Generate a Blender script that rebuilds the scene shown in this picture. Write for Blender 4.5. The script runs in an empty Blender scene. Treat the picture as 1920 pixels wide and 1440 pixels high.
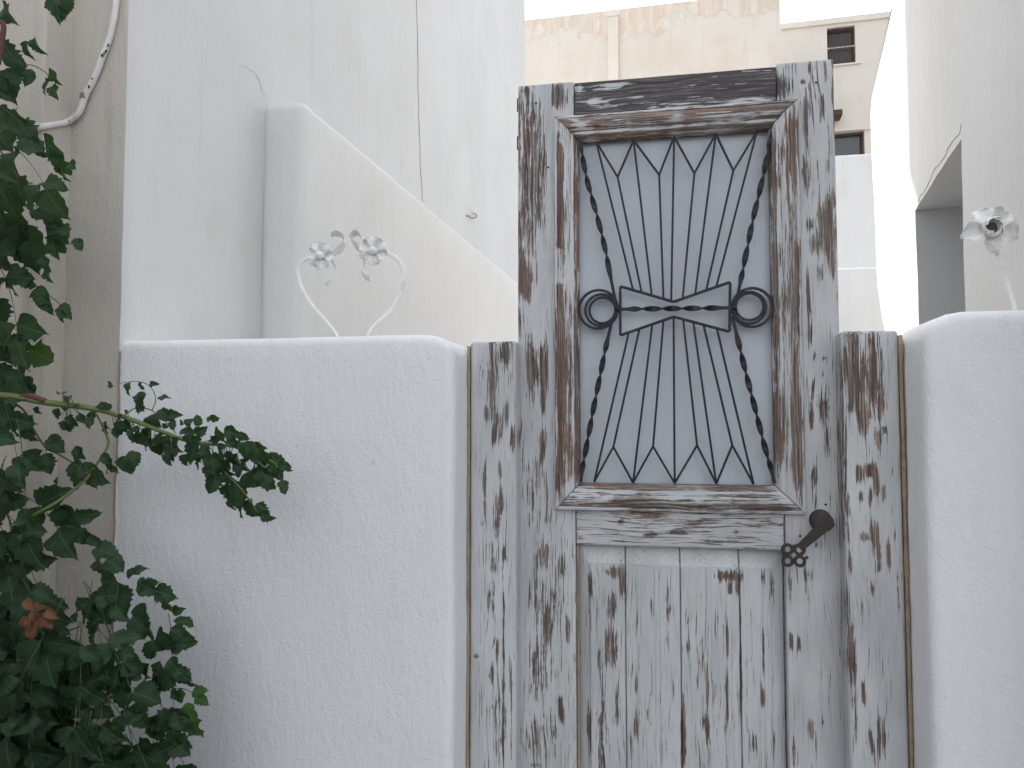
import bpy, bmesh, math, random
from mathutils import Vector, Matrix, noise as mnoise

random.seed(7)
R = math.radians
C = bpy.context.scene.collection
scene = bpy.context.scene

# ------------------------------------------------------------------ camera
F_PX = 1442.0
PITCH = R(3.0)
CAM_H = 1.5
cam_data = bpy.data.cameras.new('camera')
cam_data.sensor_width = 36.0
cam_data.lens = 36.0 * F_PX / 1920.0
cam_data.clip_start = 0.05
cam_data.clip_end = 2000
cam = bpy.data.objects.new('camera', cam_data)
cam.location = (0, 0, CAM_H)
cam.rotation_euler = (math.pi / 2 + PITCH, 0, 0)
C.objects.link(cam)
scene.camera = cam

# ------------------------------------------------------------------ sky, sun, exposure
SUN_AZ = R(-22.0)      # measured from +Y, negative = to the left
SUN_EL = R(42)
world = bpy.data.worlds.new('World')
scene.world = world
world.use_nodes = True
wn = world.node_tree.nodes
wl = world.node_tree.links
wn.clear()
sky = wn.new('ShaderNodeTexSky')
sky.sky_type = 'NISHITA'
sky.sun_disc = False
sky.sun_elevation = SUN_EL
sky.sun_rotation = SUN_AZ
sky.air_density = 1.0
sky.dust_density = 4.0
sky.ozone_density = 1.0
hs = wn.new('ShaderNodeHueSaturation')
hs.inputs['Saturation'].default_value = 0.25
bg = wn.new('ShaderNodeBackground')
bg.inputs['Strength'].default_value = 0.15
wo = wn.new('ShaderNodeOutputWorld')
wl.new(sky.outputs[0], hs.inputs['Color'])
wl.new(hs.outputs[0], bg.inputs['Color'])
wl.new(bg.outputs[0], wo.inputs['Surface'])

sun_data = bpy.data.lights.new('sun', 'SUN')
sun_data.energy = 2.2
sun_data.angle = R(0.6)
sun_data.color = (1.0, 0.965, 0.92)
sun = bpy.data.objects.new('sun', sun_data)
sd = Vector((math.sin(SUN_AZ) * math.cos(SUN_EL), math.cos(SUN_AZ) * math.cos(SUN_EL), math.sin(SUN_EL)))
sun.rotation_euler = sd.to_track_quat('Z', 'Y').to_euler()
sun.location = sd * 30
C.objects.link(sun)

vs = scene.view_settings
vs.view_transform = 'Standard'
vs.look = 'None'
vs.exposure = 1.76
vs.gamma = 1.0
vs.use_curve_mapping = False
scene.cycles.max_bounces = 4
scene.cycles.diffuse_bounces = 4
scene.cycles.glossy_bounces = 2
scene.cycles.transmission_bounces = 2
scene.cycles.caustics_reflective = False
scene.cycles.caustics_refractive = False
scene.cycles.use_denoising = True
scene.cycles.use_adaptive_sampling = True
scene.cycles.adaptive_threshold = 0.03

# ------------------------------------------------------------------ the gate's own frame
# x runs along the gate to the right, y away from the street, z up; y = 0 is the face of the door
THETA = R(10.4)
GM = Matrix.Translation((2.0 * math.sin(THETA), 2.0 * math.cos(THETA), 0)) @ Matrix.Rotation(-THETA, 4, 'Z')
GI = GM.inverted()
CAM_G = GI @ Vector((0, 0, CAM_H))

def ray(px, py):
    x = (px - 960) / F_PX
    y = -(py - 720) / F_PX
    fw = Vector((0, math.cos(PITCH), math.sin(PITCH)))
    up = Vector((0, -math.sin(PITCH), math.cos(PITCH)))
    d = Vector((1, 0, 0)) * x + up * y + fw
    return GI.to_3x3() @ d

def G(px, py, y=0.0):
    """survey helper: the point of the vertical plane at depth y seen at photograph pixel px, py"""
    d = ray(px, py)
    t = (y - CAM_G.y) / d.y
    return CAM_G + d * t

def on_line(px, py, p0, d0):
    """the same for an upright wall standing over the plan line p0 + s * d0; returns point and s"""
    d = ray(px, py)
    n = Vector((d0[1], -d0[0], 0))
    q = Vector((p0[0], p0[1], 0))
    t = (q - CAM_G).dot(n) / d.dot(n)
    p = CAM_G + d * t
    s = (p - q).dot(Vector((d0[0], d0[1], 0)))
    return p, s

# ------------------------------------------------------------------ object helpers
class Mesh:
    def __init__(self):
        self.v = []; self.f = []; self.wear = None; self.tone = None; self.uv = None
    def add(self, verts, faces):
        o = len(self.v)
        self.v += [Vector(p) for p in verts]
        self.f += [tuple(i + o for i in f) for f in faces]
        return o

def thing(name, label, cat, base=(0, 0, 0), group=None, rz=0.0):
    o = bpy.data.objects.new(name, None)
    o.empty_display_size = 0.05
    C.objects.link(o)
    o.matrix_world = GM @ Matrix.Translation(base)
    o['base'] = list(base)
    o['label'] = label; o['category'] = cat; o['kind'] = 'thing'
    if group: o['group'] = group
    return o

def base_of(o):
    while o is not None:
        if 'base' in o: return Vector(o['base'])
        o = o.parent
    return Vector((0, 0, 0))

def build(name, m, mat, parent=None, smooth=False, label=None):
    b = base_of(parent)
    me = bpy.data.meshes.new(name)
    me.from_pydata([tuple(p - b) for p in m.v], [], m.f)
    if m.wear is not None:
        a = me.attributes.new('wear', 'FLOAT', 'POINT')
        a.data.foreach_set('value', m.wear)
        a = me.attributes.new('tone', 'FLOAT', 'POINT')
        a.data.foreach_set('value', m.tone if m.tone is not None else [0.0] * len(m.v))
    me.materials.append(mat)
    bm = bmesh.new(); bm.from_mesh(me)
    bmesh.ops.recalc_face_normals(bm, faces=bm.faces)
    bm.to_mesh(me); bm.free()
    if smooth:
        me.polygons.foreach_set('use_smooth', [True] * len(me.polygons))
        if smooth == 'auto':
            me.set_sharp_from_angle(angle=R(40))
    o = bpy.data.objects.new(name, me)
    C.objects.link(o)
    if parent is not None:
        o.parent = parent
    else:
        o.matrix_world = GM
    if label: o['label'] = label
    return o

def single(name, m, mat, label, cat, base, group=None, smooth=False):
    """a thing that is one mesh, its origin at base"""
    b = Vector(base)
    mm = Mesh(); mm.v = [p - b for p in m.v]; mm.f = m.f; mm.wear = m.wear; mm.tone = m.tone
    o = build(name, mm, mat, None, smooth)
    o.matrix_world = GM @ Matrix.Translation(b)
    o['label'] = label; o['category'] = cat; o['kind'] = 'thing'
    if group: o['group'] = group
    return o

def lines(a, b, step, r):
    """grid positions from a to b, closer together near the rounded ends"""
    L = b - a
    r = min(r, L * 0.45)
    out = [a, a + r * 0.12, a + r * 0.35, a + r * 0.65, a + r] if r > 0 else [a]
    n = max(1, int(round((L - 2 * r) / step)))
    out += [a + r + (L - 2 * r) * i / n for i in range(1, n)] if r > 0 else [a + L * i / n for i in range(1, n)]
    out += [b - r, b - r * 0.65, b - r * 0.35, b - r * 0.12, b] if r > 0 else [b]
    return out

def rounded_box(x0, x1, y0, y1, z0, z1, r=0.003, step=0.02, wob=0.0, wscale=3.0, warp=None, ystep=None, zstep=None):
    m = Mesh()
    X = lines(x0, x1, step, r); Y = lines(y0, y1, ystep or step, r); Z = lines(z0, z1, zstep or step, r)
    idx = {}
    ci = Vector(((x0 + r), (y0 + r), (z0 + r))); cj = Vector((x1 - r, y1 - r, z1 - r))
    def vid(i, j, k):
        key = (i, j, k)
        if key in idx: return idx[key]
        p = Vector((X[i], Y[j], Z[k]))
        if r > 0:
            c = Vector((min(max(p.x, ci.x), cj.x), min(max(p.y, ci.y), cj.y), min(max(p.z, ci.z), cj.z)))
            d = p - c
            if d.length > 1e-9: p = c + d.normalized() * r
        if warp: p = warp(p)
        if wob:
            q = p * wscale
            w = Vector((mnoise.noise(q), mnoise.noise(q + Vector((31, 7, 3))), mnoise.noise(q + Vector((5, 17, 41)))))
            q2 = p * wscale * 4.1
            w += 0.35 * Vector((mnoise.noise(q2), mnoise.noise(q2 + Vector((3, 9, 3))), mnoise.noise(q2 + Vector((1, 2, 8)))))
            p = p + w * wob
        idx[key] = len(m.v); m.v.append(p)
        return idx[key]
    nx, ny, nz = len(X) - 1, len(Y) - 1, len(Z) - 1
    for i in range(nx):
        for k in range(nz):
            m.f.append((vid(i, 0, k), vid(i + 1, 0, k), vid(i + 1, 0, k + 1), vid(i, 0, k + 1)))
            m.f.append((vid(i, ny, k), vid(i, ny, k + 1), vid(i + 1, ny, k + 1), vid(i + 1, ny, k)))
    for j in range(ny):
        for k in range(nz):
            m.f.append((vid(0, j, k), vid(0, j, k + 1), vid(0, j + 1, k + 1), vid(0, j + 1, k)))
            m.f.append((vid(nx, j, k), vid(nx, j + 1, k), vid(nx, j + 1, k + 1), vid(nx, j, k + 1)))
    for i in range(nx):
        for j in range(ny):
            m.f.append((vid(i, j, 0), vid(i, j + 1, 0), vid(i + 1, j + 1, 0), vid(i + 1, j, 0)))
            m.f.append((vid(i, j, nz), vid(i + 1, j, nz), vid(i + 1, j + 1, nz), vid(i, j + 1, nz)))
    return m

def box(m, x0, x1, y0, y1, z0, z1):
    m.add([(x0, y0, z0), (x1, y0, z0), (x1, y1, z0), (x0, y1, z0), (x0, y0, z1), (x1, y0, z1), (x1, y1, z1), (x0, y1, z1)],
          [(0, 1, 5, 4), (1, 2, 6, 5), (2, 3, 7, 6), (3, 0, 4, 7), (4, 5, 6, 7), (3, 2, 1, 0)])

def catmull(pts, n=6, closed=False):
    pts = [Vector(p) for p in pts]
    out = []
    N = len(pts)
    rng = range(N) if closed else range(N - 1)
    for i in rng:
        p1 = pts[i]; p2 = pts[(i + 1) % N]
        p0 = pts[i - 1] if (closed or i > 0) else p1 * 2 - p2
        p3 = pts[(i + 2) % N] if (closed or i + 2 < N) else p2 * 2 - p1
        for k in range(n):
            t = k / n
            out.append(0.5 * ((2 * p1) + (p2 - p0) * t + (2 * p0 - 5 * p1 + 4 * p2 - p3) * t * t + (3 * p1 - p0 - 3 * p2 + p3) * t ** 3))
    if not closed: out.append(pts[-1])
    return out

def sweep(m, pts, section, twist=None, scale=None, ref=Vector((0, -1, 0)), closed=False):
    """section: list of (a, b); a lies along side, b along ref"""
    N = len(pts); S = len(section)
    ln = [0.0]
    for i in range(1, N): ln.append(ln[-1] + (pts[i] - pts[i - 1]).length)
    tot = ln[-1] or 1
    V = []
    for i in range(N):
        if closed: t = pts[(i + 1) % N] - pts[i - 1]
        else: t = pts[min(i + 1, N - 1)] - pts[max(i - 1, 0)]
        t.normalize()
        side = t.cross(ref)
        if side.length < 1e-4: side = t.cross(Vector((1, 0.2, 0.1)))
        side.normalize()
        nb = side.cross(t).normalized()
        a = twist(ln[i], tot) if twist else 0.0
        sc = scale(ln[i] / tot) if scale else 1.0
        sx, sy = sc if isinstance(sc, tuple) else (sc, sc)
        ca, sa = math.cos(a), math.sin(a)
        for (u, w) in section:
            u *= sx; w *= sy
            V.append(pts[i] + side * (u * ca - w * sa) + nb * (u * sa + w * ca))
    Fc = []
    for i in range(N if closed else N - 1):
        j = (i + 1) % N
        for k in range(S):
            l = (k + 1) % S
            Fc.append((i * S + k, i * S + l, j * S + l, j * S + k))
    if not closed:
        Fc.append(tuple(range(S - 1, -1, -1)))
        Fc.append(tuple((N - 1) * S + k for k in range(S)))
    m.add(V, Fc)

def circ(r, n=8):
    return [(r * math.cos(2 * math.pi * k / n), r * math.sin(2 * math.pi * k / n)) for k in range(n)]

def rect(a, b, c=0.25):
    a /= 2; b /= 2; e = min(a, b) * c
    return [(-a + e, -b), (a - e, -b), (a, -b + e), (a, b - e), (a - e, b), (-a + e, b), (-a, b - e), (-a, -b + e)]

def fnoise(p, s=1.0):
    return mnoise.fractal(Vector(p) * s, 0.6, 2.0, 4)

# ------------------------------------------------------------------ materials
class NT:
    def __init__(self, name):
        self.mat = bpy.data.materials.new(name); self.mat.use_nodes = True
        self.n = self.mat.node_tree.nodes; self.l = self.mat.node_tree.links
        self.n.clear()
        self.out = self.n.new('ShaderNodeOutputMaterial')
        self.b = self.n.new('ShaderNodeBsdfPrincipled')
        self.l.new(self.b.outputs[0], self.out.inputs[0])
        self.tc = self.n.new('ShaderNodeTexCoord')
    def put(self, sock, val):
        if isinstance(val, bpy.types.NodeSocket): self.l.new(val, sock)
        elif val is not None: sock.default_value = val
    def coord(self, scale=(1, 1, 1), off=None, src=None):
        mp = self.n.new('ShaderNodeMapping')
        self.l.new(src if src is not None else self.tc.outputs['Object'], mp.inputs['Vector'])
        self.put(mp.inputs['Scale'], scale)
        if off is not None: self.put(mp.inputs['Location'], off)
        return mp.outputs[0]
    def noise(self, vec, scale=1.0, detail=4, rough=0.6, dist=0.0):
        t = self.n.new('ShaderNodeTexNoise')
        self.l.new(vec, t.inputs['Vector'])
        t.inputs['Scale'].default_value = scale; t.inputs['Detail'].default_value = detail
        t.inputs['Roughness'].default_value = rough; t.inputs['Distortion'].default_value = dist
        return t.outputs['Fac']
    def math(self, op, a, b=None, c=None, clamp=False):
        t = self.n.new('ShaderNodeMath'); t.operation = op; t.use_clamp = clamp
        self.put(t.inputs[0], a)
        if b is not None: self.put(t.inputs[1], b)
        if c is not None: self.put(t.inputs[2], c)
        return t.outputs[0]
    def step(self, v, lo, hi, a=0.0, b=1.0):
        t = self.n.new('ShaderNodeMapRange'); t.interpolation_type = 'SMOOTHSTEP'
        self.put(t.inputs['Value'], v)
        t.inputs['From Min'].default_value = lo; t.inputs['From Max'].default_value = hi
        t.inputs['To Min'].default_value = a; t.inputs['To Max'].default_value = b
        return t.outputs[0]
    def mix(self, fac, a, b, mode='MIX'):
        t = self.n.new('ShaderNodeMix'); t.data_type = 'RGBA'; t.blend_type = mode
        self.put(t.inputs[0], fac); self.put(t.inputs[6], a if isinstance(a, bpy.types.NodeSocket) else (*a, 1)); self.put(t.inputs[7], b if isinstance(b, bpy.types.NodeSocket) else (*b, 1))
        return t.outputs[2]
    def ramp(self, fac, stops):
        t = self.n.new('ShaderNodeValToRGB')
        el = t.color_ramp.elements
        while len(el) < len(stops): el.new(0.5)
        for e, (p, c) in zip(el, stops): e.position = p; e.color = (*c, 1)
        self.l.new(fac, t.inputs[0]); return t.outputs[0]
    def attr(self, name, kind='GEOMETRY'):
        t = self.n.new('ShaderNodeAttribute'); t.attribute_name = name; t.attribute_type = kind
        return t.outputs['Fac']
    def rnd(self):
        return self.n.new('ShaderNodeObjectInfo').outputs['Random']
    def bump(self, h, dist=0.002, strength=1.0, prev=None):
        t = self.n.new('ShaderNodeBump')
        t.inputs['Strength'].default_value = strength; t.inputs['Distance'].default_value = dist
        self.put(t.inputs['Height'], h)
        if prev is not None: self.l.new(prev, t.inputs['Normal'])
        return t.outputs[0]
    def finish(self, col, rough=0.8, normal=None, metal=0.0, spec=0.3):
        self.put(self.b.inputs['Base Color'], col if isinstance(col, bpy.types.NodeSocket) else (*col, 1))
        self.put(self.b.inputs['Roughness'], rough)
        self.b.inputs['Metallic'].default_value = metal
        self.b.inputs['Specular IOR Level'].default_value = spec
        if normal is not None: self.l.new(normal, self.b.inputs['Normal'])
        return self.mat

def plaster(name, col, stain=(0.5, 0.45, 0.38), stain_amt=0.15, grain=1.0, streak=0.0, rough_patch=0.0, stain_scale=2.0):
    t = NT(name)
    o = t.coord()
    big = t.noise(o, 1.3, 2, 0.6)
    c = t.mix(t.step(big, 0.35, 0.7), tuple(x * 0.95 for x in col), col)
    st = t.step(t.noise(o, stain_scale, 4, 0.7), 0.52, 0.78, 0.0, stain_amt)
    c = t.mix(st, c, stain)
    if streak:
        sv = t.noise(t.coord((14, 14, 0.9)), 1.0, 3, 0.65)
        c = t.mix(t.step(sv, 0.5, 0.75, 0, streak), c, stain)
    spots = t.noise(o, 55, 2, 0.6)
    c = t.mix(t.step(spots, 0.72, 0.78, 0, 0.25), c, tuple(x * 0.5 for x in stain))
    h1 = t.noise(o, 150, 2, 0.6)
    h2 = t.noise(t.coord((58, 58, 22)), 1.0, 3, 0.65)
    n = t.bump(t.math('MULTIPLY_ADD', h2, 1.9, h1), 0.0021, 0.8 * grain)
    return t.finish(c, 0.92, n, 0, 0.15)

M_WALL = plaster('whitewashed_plaster', (0.81, 0.815, 0.825), (0.58, 0.54, 0.50), 0.22, 0.9, 0.10)
M_HOUSE = plaster('white_house_plaster', (0.665, 0.665, 0.66), (0.52, 0.48, 0.42), 0.26, 0.55, 0.14)
M_PARAPET = plaster('cream_white_plaster', (0.715, 0.71, 0.698), (0.55, 0.505, 0.45), 0.20, 0.55, 0.12)  # lighter than the house plaster to offset the parapet's shading
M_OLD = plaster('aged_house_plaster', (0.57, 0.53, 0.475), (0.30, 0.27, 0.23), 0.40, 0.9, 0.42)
M_CREAM = plaster('cream_render', (0.74, 0.68, 0.60), (0.62, 0.48, 0.35), 0.30, 0.4, 0.10, stain_scale=1.2)
M_CREAM2 = plaster('pale_cream_render', (0.71, 0.665, 0.595), (0.6, 0.5, 0.4), 0.2, 0.3, 0.05)
M_OCHRE = plaster('weathered_ochre_render', (0.66, 0.55, 0.44), (0.73, 0.68, 0.62), 1.0, 0.9, 0.5, stain_scale=3.4)

def wood(name, axis='z', paint=(0.535, 0.547, 0.555)):
    t = NT(name)
    rnd = t.n.new('ShaderNodeObjectInfo').outputs['Random']
    comb = t.n.new('ShaderNodeCombineXYZ')
    for k in range(3): t.l.new(t.math('MULTIPLY', rnd, 13.0 + 5 * k), comb.inputs[k])
    add = t.n.new('ShaderNodeVectorMath'); add.operation = 'ADD'
    t.l.new(t.tc.outputs['Object'], add.inputs[0]); t.l.new(comb.outputs[0], add.inputs[1])
    src0 = add.outputs[0]
    pn = t.noise(t.coord((11, 11, 3.2) if axis == 'z' else (3.2, 11, 11), None, src0), 1, 2, 0.55)
    # the grain wanders: shift it sideways by a slow noise
    wv = t.n.new('ShaderNodeCombineXYZ')
    t.l.new(t.math('MULTIPLY', t.math('SUBTRACT', pn, 0.5), 0.034), wv.inputs[0 if axis == 'z' else 2])
    add2 = t.n.new('ShaderNodeVectorMath'); add2.operation = 'ADD'
    t.l.new(src0, add2.inputs[0]); t.l.new(wv.outputs[0], add2.inputs[1])
    src = add2.outputs[0]
    def cs(a, l):
        return t.coord((a, a, l) if axis == 'z' else (l, a, a), None, src)
    wear = t.attr('wear'); tone = t.attr('tone')
    g = t.noise(cs(165, 6.5), 1, 4, 0.74)
    f = t.noise(cs(36, 13), 1, 3, 0.70)
    c = t.noise(cs(270, 8.0), 1, 2, 0.7)
    v = t.math('MULTIPLY_ADD', t.math('SUBTRACT', g, 0.5), 2.5, wear)
    v = t.math('MULTIPLY_ADD', t.math('SUBTRACT', f, 0.5), 0.95, v)
    v = t.math('MULTIPLY_ADD', t.math('SUBTRACT', pn, 0.5), 0.75, v)
    patch = t.step(v, 0.51, 0.55)
    # hair cracks along the grain, thicker where the paint is already failing
    cw = t.math('MULTIPLY_ADD', wear, 0.26, t.math('MULTIPLY_ADD', f, 0.35, c))
    fine = t.step(cw, 0.815, 0.86, 0, 0.9)
    mask = t.math('MAXIMUM', patch, fine)
    gr = t.noise(cs(210, 4.5), 1, 3, 0.75)
    wood_c = t.ramp(gr, [(0.30, (0.062, 0.050, 0.043)), (0.42, (0.190, 0.150, 0.127)), (0.52, (0.310, 0.250, 0.213)), (0.66, (0.48, 0.425, 0.385))])
    red = t.ramp(gr, [(0.30, (0.075, 0.040, 0.028)), (0.5, (0.25, 0.152, 0.108)), (0.66, (0.40, 0.275, 0.21))])
    wood_c = t.mix(t.step(pn, 0.45, 0.62, 0.1, 0.8), wood_c, red)
    dark = t.ramp(gr, [(0.30, (0.036, 0.032, 0.034)), (0.5, (0.105, 0.092, 0.096)), (0.66, (0.26, 0.24, 0.24))])
    wood_c = t.mix(tone, wood_c, dark)
    wood_c = t.mix(t.math('MULTIPLY', fine, 0.6), wood_c, (0.055, 0.050, 0.048))
    # paint, chalky and uneven, rubbed thin along the grain and round the bare patches
    pc = t.mix(t.step(pn, 0.3, 0.7), tuple(x * 0.86 for x in paint), tuple(min(1, x * 1.10) for x in paint))
    pc = t.mix(t.step(f, 0.42, 0.72, 0, 0.45), pc, (paint[0] * 1.12, paint[1] * 1.07, paint[2] * 0.98))
    pc = t.mix(t.step(v, 0.26, 0.52, 0, 0.40), pc, (0.35, 0.335, 0.325))
    pc = t.mix(t.step(c, 0.52, 0.66, 0, 0.36), pc, (0.27, 0.265, 0.265))
    col = t.mix(mask, pc, wood_c)
    h = t.math('MULTIPLY_ADD', g, 0.5, t.math('MULTIPLY', patch, -1.0))
    n = t.bump(h, 0.0017, 0.9)
    return t.finish(col, t.math('MULTIPLY_ADD', mask, 0.25, 0.62), n, 0, 0.3)

M_WOODV = wood('peeling_paint_upright', 'z')
M_WOODH = wood('peeling_paint_level', 'x')

def simple(name, col, rough=0.6, metal=0.0, var=0.15, scale=40, bump=0.0, spec=0.4, alt=None, alt_scale=12):
    t = NT(name)
    o = t.coord()
    nz = t.noise(o, scale, 4, 0.6)
    c = t.mix(nz, tuple(x * (1 - var) for x in col), tuple(min(1, x * (1 + var)) for x in col))
    if alt: c = t.mix(t.step(t.noise(o, alt_scale, 5, 0.7), 0.52, 0.66, 0, 0.8), c, alt)
    n = t.bump(nz, bump, 0.6) if bump else None
    return t.finish(c, rough, n, metal, spec)

M_IRON = simple('black_painted_iron', (0.014, 0.017, 0.026), 0.5, 0.0, 0.3, 120, 0.0006, 0.3, (0.055, 0.038, 0.033), 26)
M_RUST = simple('brown_cast_iron', (0.042, 0.032, 0.030), 0.5, 0.3, 0.35, 90, 0.0012, 0.5, (0.085, 0.055, 0.045), 30)
M_SHEET = None
def sheet_mat():
    t = NT('grey_painted_sheet')
    o = t.coord()
    c = t.mix(t.noise(t.coord((9, 9, 2.5)), 1, 5, 0.6), (0.45, 0.48, 0.52), (0.60, 0.63, 0.665))
    c = t.mix(t.step(t.noise(t.coord((170, 170, 26)), 1, 4, 0.7), 0.67, 0.73, 0, 0.6), c, (0.2, 0.2, 0.22))
    c = t.mix(t.step(t.noise(o, 6, 5, 0.7), 0.60, 0.75, 0, 0.3), c, (0.36, 0.35, 0.36))
    n = t.bump(t.noise(t.coord((60, 60, 5)), 1, 4, 0.6), 0.0012, 0.5)
    return t.finish(c, 0.62, n, 0, 0.3)
M_SHEET = sheet_mat()
M_FLOWER = simple('white_painted_iron', (0.84, 0.84, 0.825), 0.6, 0, 0.10, 60, 0.0008, 0.3, (0.66, 0.65, 0.62), 22)
M_PIPE = simple('chalky_white_pipe', (0.74, 0.73, 0.70), 0.7, 0, 0.08, 30, 0.001, 0.25, (0.6, 0.57, 0.52), 14)
M_PIPECHIP = simple('chipped_dark_spot', (0.06, 0.055, 0.05), 0.8)
M_SEAL = simple('tan_filler_strip', (0.36, 0.275, 0.195), 0.9, 0, 0.3, 60, 0.001, 0.1, (0.22, 0.165, 0.12), 14)
M_CRACK = simple('dark_hairline', (0.26, 0.24, 0.22), 0.95, 0, 0.3, 50, 0, 0.05)  # brownish grey of the hairline crack
M_CRACKPALE = simple('pale_hairline', (0.52, 0.50, 0.47), 0.95, 0, 0.3, 50, 0, 0.05)
M_JOINT = simple('brown_joint_sealant', (0.34, 0.27, 0.21), 0.9, 0, 0.3, 30, 0, 0.1)
M_STREET = plaster('worn_street', (0.13, 0.128, 0.125), (0.08, 0.075, 0.07), 0.5, 1.2)
M_PAVE = plaster('pale_bounce_paving', (0.42, 0.41, 0.395), (0.3, 0.28, 0.25), 0.3, 1.0)
M_BRASS = simple('dull_brass_nail', (0.30, 0.22, 0.12), 0.45, 0.7, 0.2, 80)
M_NAIL = simple('rusty_nail', (0.07, 0.045, 0.035), 0.7, 0.3, 0.3, 80)
M_DARKWOOD = simple('dark_window_wood', (0.075, 0.045, 0.032), 0.7, 0, 0.3, 12, 0.001)
M_GLASS = simple('dim_window_pane', (0.055, 0.058, 0.064), 0.18, 0, 0.25, 3, 0, 0.6)
M_ROSEIN = simple('dark_rose_heart', (0.09, 0.065, 0.055), 0.8, 0, 0.3, 50)  # dark brown heart inside the rose's cup

def leaf_mat(name, a, b, trans):
    t = NT(name)
    uv = t.tc.outputs['UV']
    sep = t.n.new('ShaderNodeSeparateXYZ'); t.l.new(uv, sep.inputs[0])
    u = t.math('ABSOLUTE', t.math('SUBTRACT', sep.outputs[0], 0.5))
    rib = t.step(u, 0.0, 0.035, 1, 0)
    wv = t.math('SINE', t.math('MULTIPLY', t.math('SUBTRACT', sep.outputs[1], t.math('MULTIPLY', u, 0.9)), 46.0))
    side = t.step(wv, 0.82, 1.0, 0, 0.45)
    vein = t.math('MAXIMUM', rib, side)
    r = t.rnd()
    c = t.mix(r, a, b)
    c = t.mix(t.noise(t.coord(), 60, 3, 0.6), tuple(x * 0.7 for x in a), c)
    c = t.mix(t.math('MULTIPLY', vein, 0.45), c, tuple(min(1, x * 2.2 + 0.02) for x in b))
    n = t.bump(t.math('ADD', t.math('MULTIPLY', vein, -0.6), t.noise(t.coord(), 90, 3, 0.6)), 0.003, 0.6)
    mat = t.finish(c, 0.48, n, 0, 0.35)
    tr = t.n.new('ShaderNodeBsdfTranslucent')
    t.l.new(t.mix(r, tuple(trans), tuple(x * 0.6 for x in trans)), tr.inputs['Color'])
    ms = t.n.new('ShaderNodeMixShader'); ms.inputs[0].default_value = 0.28
    t.l.new(t.b.outputs[0], ms.inputs[1]); t.l.new(tr.outputs[0], ms.inputs[2])
    t.l.new(ms.outputs[0], t.out.inputs[0])
    return mat
M_LEAF = leaf_mat('vine_leaf', (0.014, 0.037, 0.018), (0.044, 0.096, 0.039), (0.07, 0.17, 0.035))
M_LEAFNEW = leaf_mat('young_vine_leaf', (0.045, 0.105, 0.030), (0.075, 0.15, 0.035), (0.12, 0.26, 0.04))
M_LEAFDRY = leaf_mat('withered_leaf', (0.26, 0.115, 0.06), (0.36, 0.17, 0.10), (0.3, 0.12, 0.06))
M_STEM = simple('green_vine_stem', (0.13, 0.17, 0.055), 0.6, 0, 0.2, 40, 0.001, 0.3, (0.22, 0.10, 0.07), 9)
M_TWIG = simple('brown_vine_twig', (0.085, 0.075, 0.045), 0.7, 0, 0.3, 40, 0.001, 0.3)
M_BARK = simple('reddish_vine_bark', (0.12, 0.05, 0.04), 0.75, 0, 0.3, 40, 0.001, 0.3)

# ------------------------------------------------------------------ the ground
gm = Mesh()
gm.add([(-300, -300, 0), (300, -300, 0), (300, 300, 0), (-300, 300, 0)], [(0, 1, 2, 3)])
ground = build('ground', gm, M_STREET)
ground['kind'] = 'structure'
m = Mesh()
m.add([(-12, 0.06, 0.006), (12, 0.06, 0.006), (12, 40, 0.006), (-12, 40, 0.006)], [(0, 1, 2, 3)])
court = build('courtyard_bounce_pavement', m, M_PAVE)  # pale ground added out of view to bounce sunlight onto the tall walls
court['kind'] = 'structure'

# ------------------------------------------------------------------ house across the lane, behind the viewer
M_STONE = plaster('rubble_stone', (0.36, 0.33, 0.29), (0.2, 0.18, 0.15), 0.5, 1.2)
m = Mesh()
OPP = False
if OPP:
    oh = thing('lane_house', 'stone house across the lane behind the viewer', 'house', (0, -6, 0))
    box(m, -7, 9, -8.0, -4.6, 0, 5.2)
    build('wall', m, M_STONE, oh)

# ------------------------------------------------------------------ house on the left
YA = -0.2035                                  # face of the old wall beside the low wall
YP = -0.30                                   # face of the pilaster at the far left
corner = G(237, 320, YA)
XL = corner.x                                # its corner
DL = (math.sin(R(2.2)), math.cos(R(2.2)))    # the side wall runs back along this line
PL = (XL, YA)
far_p, far_s = on_line(985, 270, PL, DL)
H_LEFT = 8.2
BLOCKER_X = -2.15
lh = thing('tall_house', 'tall white plastered house rising behind the low wall left of the door', 'house', (XL, 1.5, 0))

def wall_grid(m, f, su, sv):
    """grid of points f(u, v) over the lists su, sv"""
    o = len(m.v); nu, nv = len(su), len(sv)
    m.v += [Vector(f(a, b)) for b in sv for a in su]
    for j in range(nv - 1):
        for i in range(nu - 1):
            m.f.append((o + j * nu + i, o + j * nu + i + 1, o + (j + 1) * nu + i + 1, o + (j + 1) * nu + i))

def frange(a, b, st):
    n = max(1, int(round(abs(b - a) / st)))
    return [a + (b - a) * i / n for i in range(n + 1)]

def wobv(p, amp, sc=1.6):
    return amp * (mnoise.noise(Vector(p) * sc) + 0.4 * mnoise.noise(Vector(p) * sc * 4.3))

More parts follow.
